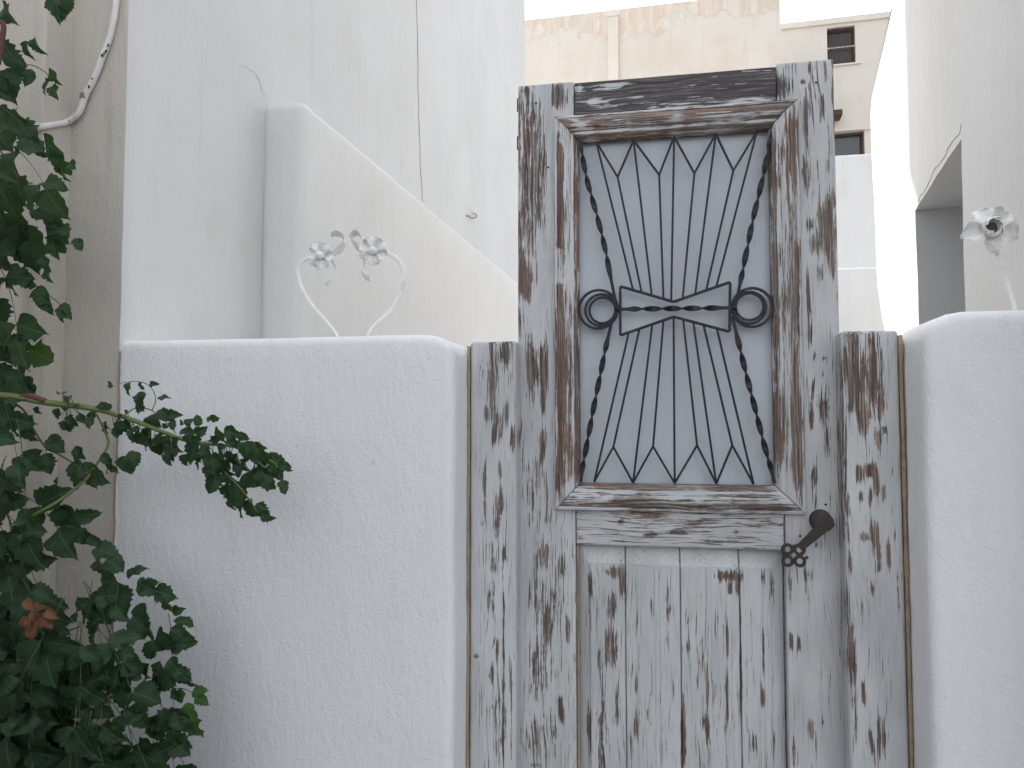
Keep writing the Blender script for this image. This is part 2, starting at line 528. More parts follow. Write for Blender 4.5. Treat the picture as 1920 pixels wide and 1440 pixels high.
# side wall (the wide white face), a long upright plane with a hand-plastered surface
m = Mesh()
def side_f(s, z):
    x = PL[0] + DL[0] * s; y = PL[1] + DL[1] * s
    w = wobv((s, 3.3, z), 0.008) * min(1, s / 0.1) + 0.0025 * mnoise.noise(Vector((3, 1, z * 9)))
    if s < 0.03: w -= 0.006 * (1 - s / 0.03) ** 2
    return (x + w, y, z)
wall_grid(m, side_f, [0, 0.012, 0.03, 0.06] + frange(0.12, far_s, 0.12), frange(0, H_LEFT, 0.06))
build('side_wall', m, M_HOUSE, lh, True)
m = Mesh()
fx = PL[0] + DL[0] * far_s; fy = PL[1] + DL[1] * far_s
m.add([(fx, fy, 0), (fx - 3.0, fy, 0), (fx - 3.0, fy, H_LEFT), (fx, fy, H_LEFT)], [(0, 1, 2, 3)])
m.add([(XL - 2.5, YA, H_LEFT), (XL, YA, H_LEFT), (fx, fy, H_LEFT), (fx - 3, fy, H_LEFT)], [(0, 1, 2, 3)])
build('rear_wall', m, M_HOUSE, lh)
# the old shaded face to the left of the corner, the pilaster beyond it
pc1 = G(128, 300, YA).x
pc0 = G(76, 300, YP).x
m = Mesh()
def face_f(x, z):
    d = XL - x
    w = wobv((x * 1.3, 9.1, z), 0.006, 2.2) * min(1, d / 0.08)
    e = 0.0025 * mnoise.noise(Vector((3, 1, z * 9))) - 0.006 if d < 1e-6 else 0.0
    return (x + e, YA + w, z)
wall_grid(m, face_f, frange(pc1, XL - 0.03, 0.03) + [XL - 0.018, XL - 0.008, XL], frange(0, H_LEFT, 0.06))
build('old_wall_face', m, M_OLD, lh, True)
m = Mesh()
def pil_f(x, z):
    return x
prof = [(pc0 - 0.6, YP), (pc0 - 0.45, YP), (pc0 - 0.3, YP), (pc0 - 0.1, YP), (pc0 - 0.02, YP), (pc0 - 0.006, YP + 0.002), (pc0, YP + 0.008), (pc0 + (pc1 - pc0) * 0.3, YP + (YA - YP) * 0.32), (pc0 + (pc1 - pc0) * 0.65, YP + (YA - YP) * 0.70), (pc0 + (pc1 - pc0) * 0.9, YA - 0.006), (pc1 + 0.005, YA + 0.012)]
def prof_f(i, z):
    x, y = prof[i]
    return (x + wobv((x, 5, z), 0.003, 3), y + wobv((x, 1.5, z), 0.004, 3), z)
wall_grid(m, prof_f, list(range(len(prof))), frange(0, H_LEFT, 0.06))
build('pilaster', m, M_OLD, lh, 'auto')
# unseen block added at the left to cut off sky light there
m = Mesh()
box(m, -4.5, BLOCKER_X, -6.5, YP - 0.004, 0, 3.0)
build('sky_blocker', m, M_OLD, lh)
# parapet along the side: a thick slab with level top, its end turned to the street
pe, s_pe = on_line(497, 187, PL, DL)
pr = G(573, 190, pe.y)
PAR_T = pr.x - pe.x
PAR_Z = (pe.z + pr.z) / 2
pfar, s_far = on_line(985, 540, (pr.x, pr.y), DL)
m = rounded_box(0, PAR_T + 0.02, 0, s_far, 0, PAR_Z, 0.04, 0.15, 0.004, 2.2)
rotm = Matrix.Rotation(-R(2.2), 3, 'Z')
m.v = [rotm @ p + Vector((pe.x - 0.02, pe.y, 0)) for p in m.v]
build('parapet', m, M_PARAPET, lh, True)
# unseen slats added above the frame to throw broken shade on the wall opposite
m = Mesh()
bz = 6.15
for (a, b, z0, z1) in [(0.0, 0.16, bz, H_LEFT), (0.22, 0.27, bz + 0.25, H_LEFT), (0.33, 0.38, bz + 0.4, H_LEFT), (0.45, 0.52, bz + 0.55, H_LEFT)]:
    box(m, fx - 0.35, fx - 0.02, fy + 0.004 + a, fy + 0.004 + b, z0, z1)
build('shade_slats', m, M_HOUSE, lh)

def ribbon(m, pts, width, off):
    """thin strip laid along a poly-line of surface points; off lifts it clear of the wall"""
    V = []; n = len(pts)
    for i, p in enumerate(pts):
        t = (pts[min(i + 1, n - 1)] - pts[max(i - 1, 0)]).normalized()
        s = t.cross(off).normalized()
        w = width * (0.6 + 0.8 * random.random()) * 0.5
        V += [p + off - s * w, p + off + s * w, p - off * 0.5]
    Fc = []
    for i in range(n - 1):
        a, b = 3 * i, 3 * (i + 1)
        Fc += [(a, a + 1, b + 1, b), (a + 1, a + 2, b + 2, b + 1), (a + 2, a, b, b + 2)]
    m.add(V, Fc)

def jag(pts, n, amp):
    out = []
    for i in range(len(pts) - 1):
        for k in range(n):
            t = k / n
            out.append((pts[i][0] * (1 - t) + pts[i + 1][0] * t + random.uniform(-amp, amp), pts[i][1] * (1 - t) + pts[i + 1][1] * t + random.uniform(-amp, amp)))
    out.append(pts[-1]); return out

NL = Vector((DL[1], -DL[0], 0))
def on_side(a, b):
    p, s_ = on_line(a, b, PL, DL)
    return Vector(side_f(s_, p.z))
m = Mesh()
ribbon(m, [on_side(a, b) for a, b in jag([(766, -700), (772, -350), (780, -20), (783, 120), (786, 260), (790, 378)], 6, 0.6)], 0.010, NL * 0.0012)
build('wall_joint', m, M_JOINT, lh)
m = Mesh()
ribbon(m, [on_side(a, b) for a, b in jag([(452, 122), (476, 136), (485, 150), (491, 172), (500, 184)], 4, 1.0)], 0.0024, NL * 0.0010)
build('hairline_crack', m, M_CRACKPALE, lh)

# ------------------------------------------------------------------ low walls beside the door
YW = -0.20
def left_warp(p):
    d = (p.x - (WX1 - 0.075)) / 0.075
    if d > 0 and p.z > WZ - 0.2:
        k = (p.z - (WZ - 0.2)) / 0.2
        p = Vector((p.x, p.y, p.z - 0.032 * d * d * k))
    return p
WX0 = XL - 0.09
WX1 = G(875.5, 900, -0.065).x
WZ = (G(300, 637, YW).z + G(780, 625, YW).z) / 2
m = rounded_box(WX0, WX1, YW, 0.03, 0, WZ, 0.024, 0.03, 0.0026, 2.6, left_warp)
# the end turns in towards the post
low_l = single('low_wall', m, M_WALL, 'low white plastered wall left of the door, two iron flowers on top', 'wall', ((WX0 + WX1) / 2, -0.08, 0), 'low walls flanking the door', True)
RX0 = G(1698, 800, -0.065).x
RX1 = RX0 + 1.6
RZ = (G(1760, 586, YW).z + G(1915, 577, YW).z) / 2
def right_warp(p):
    d = ((RX0 + 0.085) - p.x) / 0.085
    if d > 0 and p.z > RZ - 0.2:
        k = (p.z - (RZ - 0.2)) / 0.2
        p = Vector((p.x, p.y, p.z - 0.040 * d * d * k))
    return p
m = rounded_box(RX0, RX1, YW, 0.03, 0, RZ, 0.026, 0.03, 0.0026, 2.6, right_warp)
low_r = single('low_wall', m, M_WALL, 'low white plastered wall right of the door, one iron rose on top', 'wall', ((RX0 + RX1) / 2, -0.08, 0), 'low walls flanking the door', True)

# open joint between the old wall and the low wall
m = Mesh()
ribbon(m, [Vector((XL - 0.003 + 0.002 * math.sin(z * 9) + random.uniform(-0.002, 0.002), YA - 0.003, z)) for z in frange(0.3, WZ - 0.03, 0.02)], 0.005, Vector((0, -0.003, 0)))
build('joint_crack', m, M_JOINT, lh)

# ------------------------------------------------------------------ wear maps of the painted boards (measured off the photograph)
def blobs_to_door(bl, y=0.0):
    out = []
    for b in bl:
        px, py, rx, ry, s = b[:5]
        tn = b[5] if len(b) > 5 else 0.0
        c = G(px, py, y); a = G(px + rx, py, y); d = G(px, py + ry, y)
        out.append((c.x, c.z, abs(a.x - c.x), abs(d.z - c.z), s, tn))
    return out

def make_wear(m, base, bl, tone=0.0, extra=None):
    W = []; T = []
    for p in m.v:
        w = base(p) if callable(base) else base
        tn = tone(p) if callable(tone) else tone
        for (cx, cz, rx, rz, s, t2) in bl:
            dx = (p.x - cx) / rx; dz = (p.z - cz) / rz
            if abs(dx) > 1.6 or abs(dz) > 1.6: continue
            d = math.sqrt(dx * dx + dz * dz)
            k = min(1.0, max(0.0, 1.6 - d) / 1.15)
            if s >= 0: w = max(w, s * k * 0.84)
            else: w = w + s * k
            tn = max(tn, t2 * min(1, k * 1.5))
        W.append(w); T.append(min(1, tn))
    m.wear = W; m.tone = T
    return m

BL_LSTILE = [(998, 300, 34, 125, .74, .35), (985, 430, 18, 80, .66, .2), (1046, 180, 18, 26, .85, .2), (988, 520, 15, 34, .9), (973, 470, 5, 150, .8), (988, 545, 13, 24, .9), (996, 690, 11, 52, 1), (1020, 700, 9, 50, 1, .3), (1018, 750, 6, 40, 1),
  (1018, 830, 8, 36, .95), (974, 605, 6, 42, .85, .4), (1017, 1046, 18, 32, .72, .4), (1028, 1171, 9, 38, .95), (1054, 1060, 8, 22, .8), (1066, 1180, 6, 24, .8, .5), (1051, 1333, 7, 28, .75, .6), (1005, 1391, 4, 9, .9),
  (1002, 1434, 12, 6, .8), (1012, 1250, 24, 90, .44, .4), (1025, 1120, 40, 60, .42, .5), (1000, 900, 30, 80, .38, .4), (1015, 1390, 40, 60, .46, .4), (1040, 1120, 6, 60, .55, .6), (1018, 960, 22, 60, .32), (1000, 190, 14, 14, .6, .5), (985, 170, 6, 8, .8, .6), (1024, 172, 8, 7, -.5), (1034, 215, 9, 14, -.5), (1030, 290, 6, 60, -.55), (1033, 400, 7, 90, -.5)]
BL_RSTILE = [(1467, 165, 19, 24, .85, .9), (1480, 125, 10, 12, .6, .9), (1505, 153, 7, 5, 1), (1512, 232, 4, 60, 1, .3), (1543, 200, 5, 26, .9, .3), (1517, 127, 4, 12, .8, .6), (1547, 143, 4, 22, .8, .6), (1563, 190, 4, 55, .9, .3), (1510, 327, 8, 36, .95, .2),
  (1552, 425, 17, 62, 1), (1527, 458, 9, 20, .95), (1562, 377, 7, 22, .95), (1518, 423, 7, 15, .9, .8), (1540, 510, 5, 18, .95), (1561, 490, 6, 26, .95), (1515, 560, 5, 42, .95, .2), (1545, 330, 20, 60, .34), (1522, 205, 12, 70, .40),
  (1518, 630, 4, 30, .72, .5), (1527, 667, 3, 12, .9, .5), (1545, 673, 5, 6, 1, .6), (1543, 700, 3, 7, .9, .5), (1530, 757, 20, 42, .47, .5), (1521, 787, 4, 25, .9), (1528, 897, 7, 24, .8, .5), (1530, 940, 5, 20, .8, .4), (1550, 840, 8, 32, .42, .5),
  (1481, 1107, 3, 36, .95), (1521, 1367, 6, 20, .9), (1484, 1200, 2.5, 18, .9), (1497, 1205, 3, 12, .9), (1489, 1406, 4, 26, .9), (1512, 1076, 12, 12, .5, .6), (1530, 1021, 4, 8, .8, .7), (1544, 1355, 3, 8, .8, .6)]
BL_RPOST = [(1600, 695, 24, 82, .95, .35), (1640, 690, 14, 85, .80, .2), (1650, 737, 7, 52, .95), (1620, 787, 11, 30, .85, .2), (1644, 825, 10, 26, .75), (1658, 806, 6, 7, 1, .8), (1611, 888, 6, 16, 1), (1634, 882, 10, 13, 1), (1643, 900, 5, 45, .95), (1633, 927, 3, 18, .95), (1657, 927, 4, 20, .95),
  (1640, 1003, 8, 28, 1), (1622, 1007, 7, 10, 1), (1648, 1037, 5, 20, .95), (1665, 1040, 4, 26, .95), (1648, 1063, 5, 10, .9), (1590, 950, 4, 28, .9, .5), (1584, 850, 4, 180, .70, .4), (1594, 1057, 4, 22, .9, .4), (1673, 885, 3, 8, .9, .5), (1597, 1214, 6, 72, .95, .4), (1619, 1300, 4, 22, .9), (1653, 1367, 8, 40, .55, .5),
  (1602, 1336, 5, 45, .7, .6), (1681, 1199, 2, 20, .9, .6), (1613, 930, 5, 10, .6, .6), (1590, 1140, 3, 60, .6, .5), (1635, 1105, 5, 12, .9), (1640, 1395, 18, 25, .4, .6)]
BL_LPOST = [(924, 705, 12, 78, .95, .4), (948, 660, 15, 34, .88, .6), (913, 778, 5, 16, .95), (935, 795, 6, 30, .9), (926, 814, 5, 20, .95, .3), (962, 822, 7, 22, .9, .2), (950, 767, 5, 32, .8, .4), (936, 880, 4, 16, .95), (909, 925, 4, 60, .62, .6), (938, 942, 9, 26, .8, .4), (932, 990, 10, 32, .58, .6), (906, 683, 7, 34, .55, .5),
  (932, 1046, 12, 42, .52, .6), (945, 1040, 4, 16, .95), (921, 1128, 8, 32, .48, .6), (922, 1263, 4, 20, .85, .7), (932, 1211, 6, 22, .55, .6), (944, 1260, 1.8, 180, .85, .8), (958, 1310, 1.5, 80, .8, .8), (905, 985, 8, 3, .9), (955, 720, 10, 60, .40, .5), (936, 1330, 16, 60, .30, .5)]
BL_PANEL = [(1152, 1073, 18, 10, 1), (1167, 1088, 5, 30, .95), (1106, 1100, 5, 28, .95), (1147, 1134, 9, 26, .9), (1124, 1137, 20, 45, .46, .5), (1142, 1214, 14, 35, .75), (1130, 1238, 12, 22, .6, .2), (1130, 1320, 10, 60, .55, .6), (1106, 1370, 5, 42, .6, .7), (1130, 1400, 8, 50, .62, .6), (1155, 1336, 8, 40, .5, .4), (1193, 1284, 2.5, 20, 1), (1193, 1360, 2.5, 30, 1, .3),
  (1184, 1400, 3, 32, .75, .4), (1222, 1137, 2.5, 20, .95), (1255, 1122, 8, 35, .55, .9), (1262, 1293, 2.2, 20, .95, .4), (1281, 1385, 4, 60, 1), (1317, 1214, 3, 35, .85), (1326, 1275, 3, 42, .9), (1307, 1278, 3, 18, .9, .4), (1320, 1351, 3, 15, .9), (1326, 1367, 3, 26, .9), (1364, 1199, 3, 36, 1), (1364, 1305, 2.6, 50, 1, .3), (1365, 1080, 22, 9, 1), (1369, 1104, 5, 12, 1),
  (1384, 1098, 4, 28, 1), (1449, 1101, 5, 30, 1), (1430, 1085, 4, 14, .9), (1431, 1229, 2.6, 42, .9), (1430, 1308, 4, 18, .95), (1414, 1394, 7, 22, .75, .7), (1452, 1406, 3, 26, .95), (1388, 1230, 2, 130, .8, .4), (1316, 1421, 12, 26, .48, .6), (1290, 1210, 3, 40, .6, .3)]
BL_MIDRAIL = [(1430, 985, 48, 18, .56, .3), (1270, 998, 18, 5, .95), (1220, 1002, 14, 4, .8), (1165, 978, 8, 5, .9), (1330, 1012, 50, 8, .5), (1378, 998, 8, 8, .8)]
BL_TOPRAIL = [(1200, 135, 120, 4, -.25), (1340, 150, 60, 10, .9), (1150, 160, 40, 6, -.5), (1110, 190, 30, 7, -.45), (1285, 198, 70, 6, -.42), (1400, 188, 40, 6, -.38), (1290, 160, 12, 10, -.3), (1085, 160, 8, 25, -.35)]

# ------------------------------------------------------------------ the two posts
YPO = -0.065
lp_x0 = G(881, 900, YPO).x; lp_x1 = G(968, 900, YPO).x
lp_z = G(925, 640, YPO).z
rp_x0 = G(1581, 800, YPO).x; rp_x1 = G(1689, 800, YPO).x
rp_z = G(1630, 620, YPO).z
def post(x0, x1, zt, bl, label, side):
    t = thing('door_post', label, 'post', ((x0 + x1) / 2, -0.02, 0), 'posts either side of the door')
    m = rounded_box(x0, x1, YPO, 0.05, 0, zt, 0.009, 0.004, 0.0008, 9, None, 0.012, 0.010)
    make_wear(m, lambda p: -0.03 + 0.16 * fnoise((p.x * 9, 3, p.z * 1.7)), blobs_to_door(bl, YPO))
    build('post', m, M_WOODV, t, True)
    # filler strip between the post and the wall
    m = Mesh()
    xs = x0 - 0.004 if side < 0 else x1 + 0.004
    pts = [Vector((xs + 0.0012 * mnoise.noise(Vector((z * 6, side, 0))), YPO + 0.004, z)) for z in frange(0.02, zt - 0.012, 0.025)]
    sweep(m, pts, rect(0.0085, 0.02), None, lambda s: 0.80 + 0.45 * mnoise.noise(Vector((s * 30, side * 3, 1))))
    build('filler_strip', m, M_SEAL, t, True)
    return t
post_l = post(lp_x0, lp_x1, lp_z, BL_LPOST, 'peeling grey wooden post between the left wall and the door', -1)
post_r = post(rp_x0, rp_x1, rp_z, BL_RPOST, 'peeling grey wooden post on the handle side, beside the right wall', 1)
def nail(px, py, y, parent, r=0.004, mat=None):
    p = G(px, py, y); m = Mesh()
    sweep(m, [p + Vector((0, 0.004, 0)), p + Vector((0, -0.0012, 0)), p + Vector((0, -0.003, 0))], circ(r, 10), None, lambda s: 1.0 if s < 0.9 else 0.6, Vector((0, 0, 1)))
    build('nail', m, mat or M_NAIL, parent, True)
nail(893, 1230, YPO, post_l, 0.006, M_BRASS)

# ------------------------------------------------------------------ the door
dx0 = G(971, 330, 0).x; dx1 = G(1568, 360, 0).x
dz1 = (G(1020, 157, 0).z + G(1510, 117, 0).z) / 2
sl1 = G(1076, 180, 0).x                        # inner edge of the left stile
sr0 = G(1450, 160, 0).x; sr0b = G(1478, 990, 0).x
sr = (sr0 + sr0b) / 2
DT = 0.045
door = thing('door', 'tall weathered grey wooden door with iron grille and key-shaped handle', 'door', ((dx0 + dx1) / 2, 0.02, 0.0))
def shear(p):                                   # the old leaf has sagged: its top stands a little off level
    return Vector((p.x, p.y, p.z))
print('DOOR', dx0, dx1, dz1, sl1, sr0, sr0b, 'LW', XL, WX1, WZ, 'RW', RX0, RZ, 'far', fx, fy)

m = rounded_box(dx0, sl1 - 0.0008, 0, DT, 0.03, dz1, 0.004, 0.004, 0.0007, 9, None, 0.015, 0.010)
make_wear(m, lambda p: 0.06 + 0.16 * fnoise((p.x * 9, 1, p.z * 1.7)) + 0.05 * min(1, max(0, (p.z - 1.9) / 0.3)), blobs_to_door(BL_LSTILE), lambda p: 0.15 + 0.15 * max(0, min(1, (p.z - 2.2) / 0.2)))
build('stile', m, M_WOODV, door, True)
m = rounded_box(sr + 0.0008, dx1, 0, DT, 0.03, dz1 + 0.004, 0.004, 0.004, 0.0007, 9, None, 0.015, 0.010)
make_wear(m, lambda p: -0.05 + 0.14 * fnoise((p.x * 9, 6, p.z * 1.7)), blobs_to_door(BL_RSTILE))
build('stile', m, M_WOODV, door, True)
# rails
inner_zt = (G(1083, 262, -0.012).z + G(1443, 238, -0.012).z) / 2
inner_zb = (G(1089, 907, -0.012).z + G(1453, 911, -0.012).z) / 2
out_zt = (G(1040, 224, 0).z + G(1497, 186, 0).z) / 2
out_zb = (G(1043, 957, 0).z + G(1510, 962, 0).z) / 2
inx0 = (G(1084, 400, 0).x + G(1088, 850, 0).x) / 2
inx1 = (G(1445, 400, 0).x + G(1452, 850, 0).x) / 2
oux0 = (G(1040, 400, 0).x + G(1043, 900, 0).x) / 2
oux1 = (G(1499, 400, 0).x + G(1509, 900, 0).x) / 2
m = rounded_box(sl1 + 0.0008, sr - 0.0008, 0.003, DT - 0.003, inner_zt + 0.01, dz1 - 0.003, 0.003, 0.011, 0.0007, 9, None, 0.015, 0.0055)
make_wear(m, lambda p: 0.80 + 0.14 * fnoise((p.x * 4, 6, p.z * 14)), blobs_to_door(BL_TOPRAIL), 0.95)
build('top_rail', m, M_WOODH, door, True, 'dark bare top rail with traces of paint')
lr_zb = (G(1085, 1024, 0).z + G(1465, 1032, 0).z) / 2
m = rounded_box(sl1 + 0.0008, sr - 0.0008, 0.003, DT - 0.003, lr_zb, inner_zb - 0.01, 0.006, 0.011, 0.0007, 9, None, 0.015, 0.0055)
make_wear(m, lambda p: 0.27 + 0.08 * fnoise((p.x * 3, 6, p.z * 12)), blobs_to_door(BL_MIDRAIL), 0.2)
build('middle_rail', m, M_WOODH, door, True)
m = rounded_box(sl1 + 0.0008, sr - 0.0008, 0.003, DT - 0.003, 0.032, 0.24, 0.004, 0.02, 0.0007, 9, None, 0.02, 0.01)
make_wear(m, 0.3, [], 0.3)
build('bottom_rail', m, M_WOODH, door, True)
# backing sheet behind the grille
YS = 0.028
m = rounded_box(inx0 - 0.03, inx1 + 0.03, YS, YS + 0.006, inner_zb - 0.03, inner_zt + 0.03, 0.001, 0.05, 0.0012, 5)
build('backing_sheet', m, M_SHEET, door, True)
# mitred mouldings round the opening
MW = inx0 - oux0
PROF = [(0.0, 0.0, .2), (0.0, 0.010, .1), (0.02, 0.0135, -.2), (0.09, 0.015, -.25), (0.13, 0.0135, .1), (0.16, 0.0155, .25), (0.24, 0.020, .22), (0.34, 0.0235, .18), (0.45, 0.0245, .05), (0.55, 0.0225, -.05), (0.62, 0.0185, -.02), (0.68, 0.0145, .12), (0.73, 0.013, -.3), (0.78, 0.0135, -.25), (0.82, 0.0125, .15), (0.87, 0.008, .12), (0.93, 0.002, .05), (1.0, -0.004, .0), (1.0, -0.024, .1)]
def moulding(Ao, Ai, Bo, Bi, wearf, mat):
    m = Mesh(); n = max(8, int((Bo - Ao).length / 0.008)); W = []; T = []
    for i in range(n + 1):
        s = i / n
        e = min(s, 1 - s) * (Bo - Ao).length
        for (d, h, w) in PROF:
            a = Ao.lerp(Ai, d); b = Bo.lerp(Bi, d)
            p = a.lerp(b, s)
            k = 0.0007 * mnoise.noise(Vector((p.x * 40, d * 6, p.z * 40)))
            m.v.append(Vector((p.x, -h + k, p.z)))
            W.append(wearf(s, d) + w * 0.85); T.append(0.0)
    K = len(PROF)
    for i in range(n):
        for k in range(K - 1):
            m.f.append((i * K + k, i * K + k + 1, (i + 1) * K + k + 1, (i + 1) * K + k))
    m.wear = W; m.tone = T
    build('moulding', m, mat, door, 'auto')
def V3(x, z): return Vector((x, 0, z))
g_ = 0.0014
TLo, TRo, BRo, BLo = (oux0, out_zt), (oux1, out_zt), (oux1, out_zb), (oux0, out_zb)
TLi, TRi, BRi, BLi = (inx0, inner_zt), (inx1, inner_zt), (inx1, inner_zb), (inx0, inner_zb)
def bump1(s, c, w): return max(0.0, 1 - abs((s - c) / w))
# left: painted above, bare below; a long bare strip on the outer bead
moulding(V3(TLo[0], TLo[1] - g_), V3(TLi[0], TLi[1] - g_), V3(BLo[0], BLo[1] + g_), V3(BLi[0], BLi[1] + g_),
         lambda s, d: 0.20 + 0.38 * min(1, max(0, (s - 0.45) / 0.2)) + (0.55 if (d < 0.36 and d > .12 and (0.06 < s < 0.34)) else 0) + (0.3 if (d < .4 and .43 < s < .7) else 0) - 0.5 * max(0, (s - 0.95) / 0.05) + (0.25 if d > .8 else 0), M_WOODV)
moulding(V3(TRo[0], TRo[1] - g_), V3(TRi[0], TRi[1] - g_), V3(BRo[0], BRo[1] + g_), V3(BRi[0], BRi[1] + g_),
         lambda s, d: 0.56 + 0.12 * math.sin(s * 17) - (0.25 if 0.5 < d < 0.72 else 0) - 0.5 * max(0, (s - 0.94) / 0.06) - 0.25 * max(0, (0.06 - s) / 0.06), M_WOODV)
moulding(V3(TLo[0] + g_, TLo[1]), V3(TLi[0] + g_, TLi[1]), V3(TRo[0] - g_, TRo[1]), V3(TRi[0] - g_, TRi[1]),
         lambda s, d: 0.56 + 0.14 * math.sin(s * 13 + 1) - 0.5 * bump1(s, 0.07, 0.06) - 0.4 * bump1(s, .52, .05), M_WOODH)
moulding(V3(BLo[0] + g_, BLo[1]), V3(BLi[0] + g_, BLi[1]), V3(BRo[0] - g_, BRo[1]), V3(BRi[0] - g_, BRi[1]),
         lambda s, d: 0.46 + 0.16 * math.sin(s * 11 + 4) + (0.2 if d > .75 else 0) - 0.4 * max(0, (s - 0.93) / 0.07), M_WOODH)

# lower panel: four upright planks, bevelled at the edge of the field
pz1 = lr_zb + 0.004; pz0 = 0.236
px_edges = [sl1 + 0.001, G(1173, 1150, 0.01).x, G(1276, 1150, 0.01).x, G(1387, 1150, 0.01).x, sr - 0.001]
BLP = blobs_to_door(BL_PANEL, 0.008)
BEV_T = lr_zb - G(1275, 1063, 0.01).z
BEV_S = 0.030
grooves = [(G(a, 1200, 0.008).x, w) for a, w in [(1195, 1.0), (1227, .8), (1236, .8), (1325, .9), (1333, .6), (1362, .9), (1371, .7), (1431, .9), (1440, .7)]]
def panel_y(x, z):
    e = 0.0
    l = x - px_edges[0]; r_ = px_edges[-1] - x; tt = lr_zb - z; bb = z - pz0
    prof_ = 1.0
    for dd, wd in ((l - 0.004, BEV_S), (r_ - 0.004, BEV_S), (tt, BEV_T), (bb, 0.05)):
        if dd < wd: prof_ = min(prof_, max(0, dd / wd) * 0.72)
    y = 0.031 - 0.025 * prof_
    for gx, w in grooves:
        q = abs(x - gx)
        if q < 0.003 and prof_ >= 1: y += 0.0022 * w * (1 - q / 0.003)
    return y
def in_bevel(p):
    return p.x - px_edges[0] < BEV_S or px_edges[-1] - p.x < BEV_S or lr_zb - p.z < BEV_T
for k in range(4):
    a, b = px_edges[k] + 0.0006, px_edges[k + 1] - 0.0006
    xs = sorted(set([a, b, a + 0.002, b - 0.002] + [x for x in frange(a, b, 0.004)] + [g + o for g, w in grooves for o in (-.003, -.0015, 0, .0015, .003) if a < g + o < b]))
    zs = sorted(set(frange(pz0, pz1, 0.012) + [lr_zb - BEV_T, lr_zb - BEV_T - 0.003, lr_zb - BEV_T + .003]))
    m = Mesh(); idx = {}
    for j, z in enumerate(zs):
        for i, x in enumerate(xs):
            y = panel_y(x, z) + 0.0006 * mnoise.noise(Vector((x * 30, k, z * 8)))
            if i == 0 or i == len(xs) - 1: y += 0.004
            m.v.append(Vector((x, y, z)))
    nx = len(xs)
    for j in range(len(zs) - 1):
        for i in range(nx - 1):
            m.f.append((j * nx + i, j * nx + i + 1, (j + 1) * nx + i + 1, (j + 1) * nx + i))
    o0 = len(m.v)
    m.add([(xs[0], 0.04, zs[0]), (xs[-1], 0.04, zs[0]), (xs[-1], 0.04, zs[-1]), (xs[0], 0.04, zs[-1])], [(0, 3, 2, 1)])
    top = len(zs) - 1
    m.f.append(tuple([j * nx for j in range(top, -1, -1)] + [o0, o0 + 3]))
    m.f.append(tuple([j * nx + nx - 1 for j in range(top + 1)] + [o0 + 2, o0 + 1]))
    make_wear(m, lambda p: (-0.16 if in_bevel(p) else -0.01) + 0.16 * fnoise((p.x * 11, 4, p.z * 1.9)), BLP, 0.2)
    build('plank', m, M_WOODV, door, 'auto')
m = rounded_box(px_edges[0] - 0.03, px_edges[-1] + 0.03, 0.0412, 0.0440, pz0 - 0.02, pz1 + 0.02, 0.0, 0.2)
make_wear(m, 0.3, [], 0.5)
build('back_board', m, M_WOODV, door)
# bare strip between the panel and the left stile
m = Mesh()
sx = sl1 + 0.004
sweep(m, [Vector((sx + 0.0008 * mnoise.noise(Vector((z * 9, 0, 0))), 0.017, z)) for z in frange(pz0, lr_zb - 0.002, 0.02)], rect(0.005, 0.01), None, None)
build('bare_strip', m, M_SEAL, door, True)
for (a, b) in [(1028, 314), (1005, 194), (1548, 946), (1500, 1005), (1530, 155)]:
    nail(a, b, 0.0005, door, 0.003)

# ---------------- the wrought-iron grille, a part of the door
YG = -0.002
grille = bpy.data.objects.new('grille', None); C.objects.link(grille); grille.parent = door
grille['label'] = 'black wrought-iron grille with bow-tie frame and ringed ends'
grille.empty_display_size = 0.02
SQ = rect(0.0053, 0.0055)
def P(a, b, y=YG): return G(a, b, y)
def straight(name, a, b, sec=SQ):
    m = Mesh(); sweep(m, [P(*a), P(*a).lerp(P(*b), 0.5), P(*b)], sec)
    build(name, m, M_IRON, grille)
TOPA = [(1118, 266), (1188, 263), (1264, 256), (1342, 251), (1419, 247)]
TOPV = [(1158, 332), (1236, 328), (1302, 325), (1375, 320)]
BOTA = [(1114, 904), (1187, 905), (1265, 906), (1343, 907), (1413, 908)]
BOTV = [(1150, 838), (1224.5, 837), (1307, 835), (1373, 835)]
for k in range(4):
    straight('bar', TOPA[k], TOPV[k]); straight('bar', TOPA[k + 1], TOPV[k])
    straight('bar', BOTA[k], BOTV[k]); straight('bar', BOTA[k + 1], BOTV[k])
BT = [(1163, 537), (1263, 566), (1369, 529), (1368, 622), (1263, 594), (1163, 629)]
def lerp_edge(x, e0, e1):
    t = (x - e0[0]) / (e1[0] - e0[0]); return (x, e0[1] + (e1[1] - e0[1]) * t)
def bow_top(x): return lerp_edge(x, BT[0], BT[1]) if x < BT[1][0] else lerp_edge(x, BT[1], BT[2])
def bow_bot(x): return lerp_edge(x, BT[5], BT[4]) if x < BT[4][0] else lerp_edge(x, BT[4], BT[3])
tops = [TOPA[0], TOPV[0], TOPA[1], TOPV[1], TOPA[2], TOPV[2], TOPA[3], TOPV[3], TOPA[4]]
for q, x in zip(tops, [1187, 1203, 1222, 1244, 1258.5, 1280, 1303.5, 1324, 1343]): straight('bar', q, bow_top(x))
bots = [BOTA[0], BOTV[0], BOTA[1], BOTV[1], BOTA[2], BOTV[2], BOTA[3], BOTV[3], BOTA[4]]
for q, x in zip(bots, [1179, 1199, 1223, 1244, 1263, 1281, 1300, 1319, 1344]): straight('bar', q, bow_bot(x))
m = Mesh()
loop = [P(a, b, YG - 0.001) for a, b in BT]
pts = []
for i in range(6):
    a, b = loop[i], loop[(i + 1) % 6]
    pts += [a.lerp(b, t) for t in (0.015, 0.5, 0.985)]
sweep(m, pts, rect(0.0068, 0.0075), closed=True)
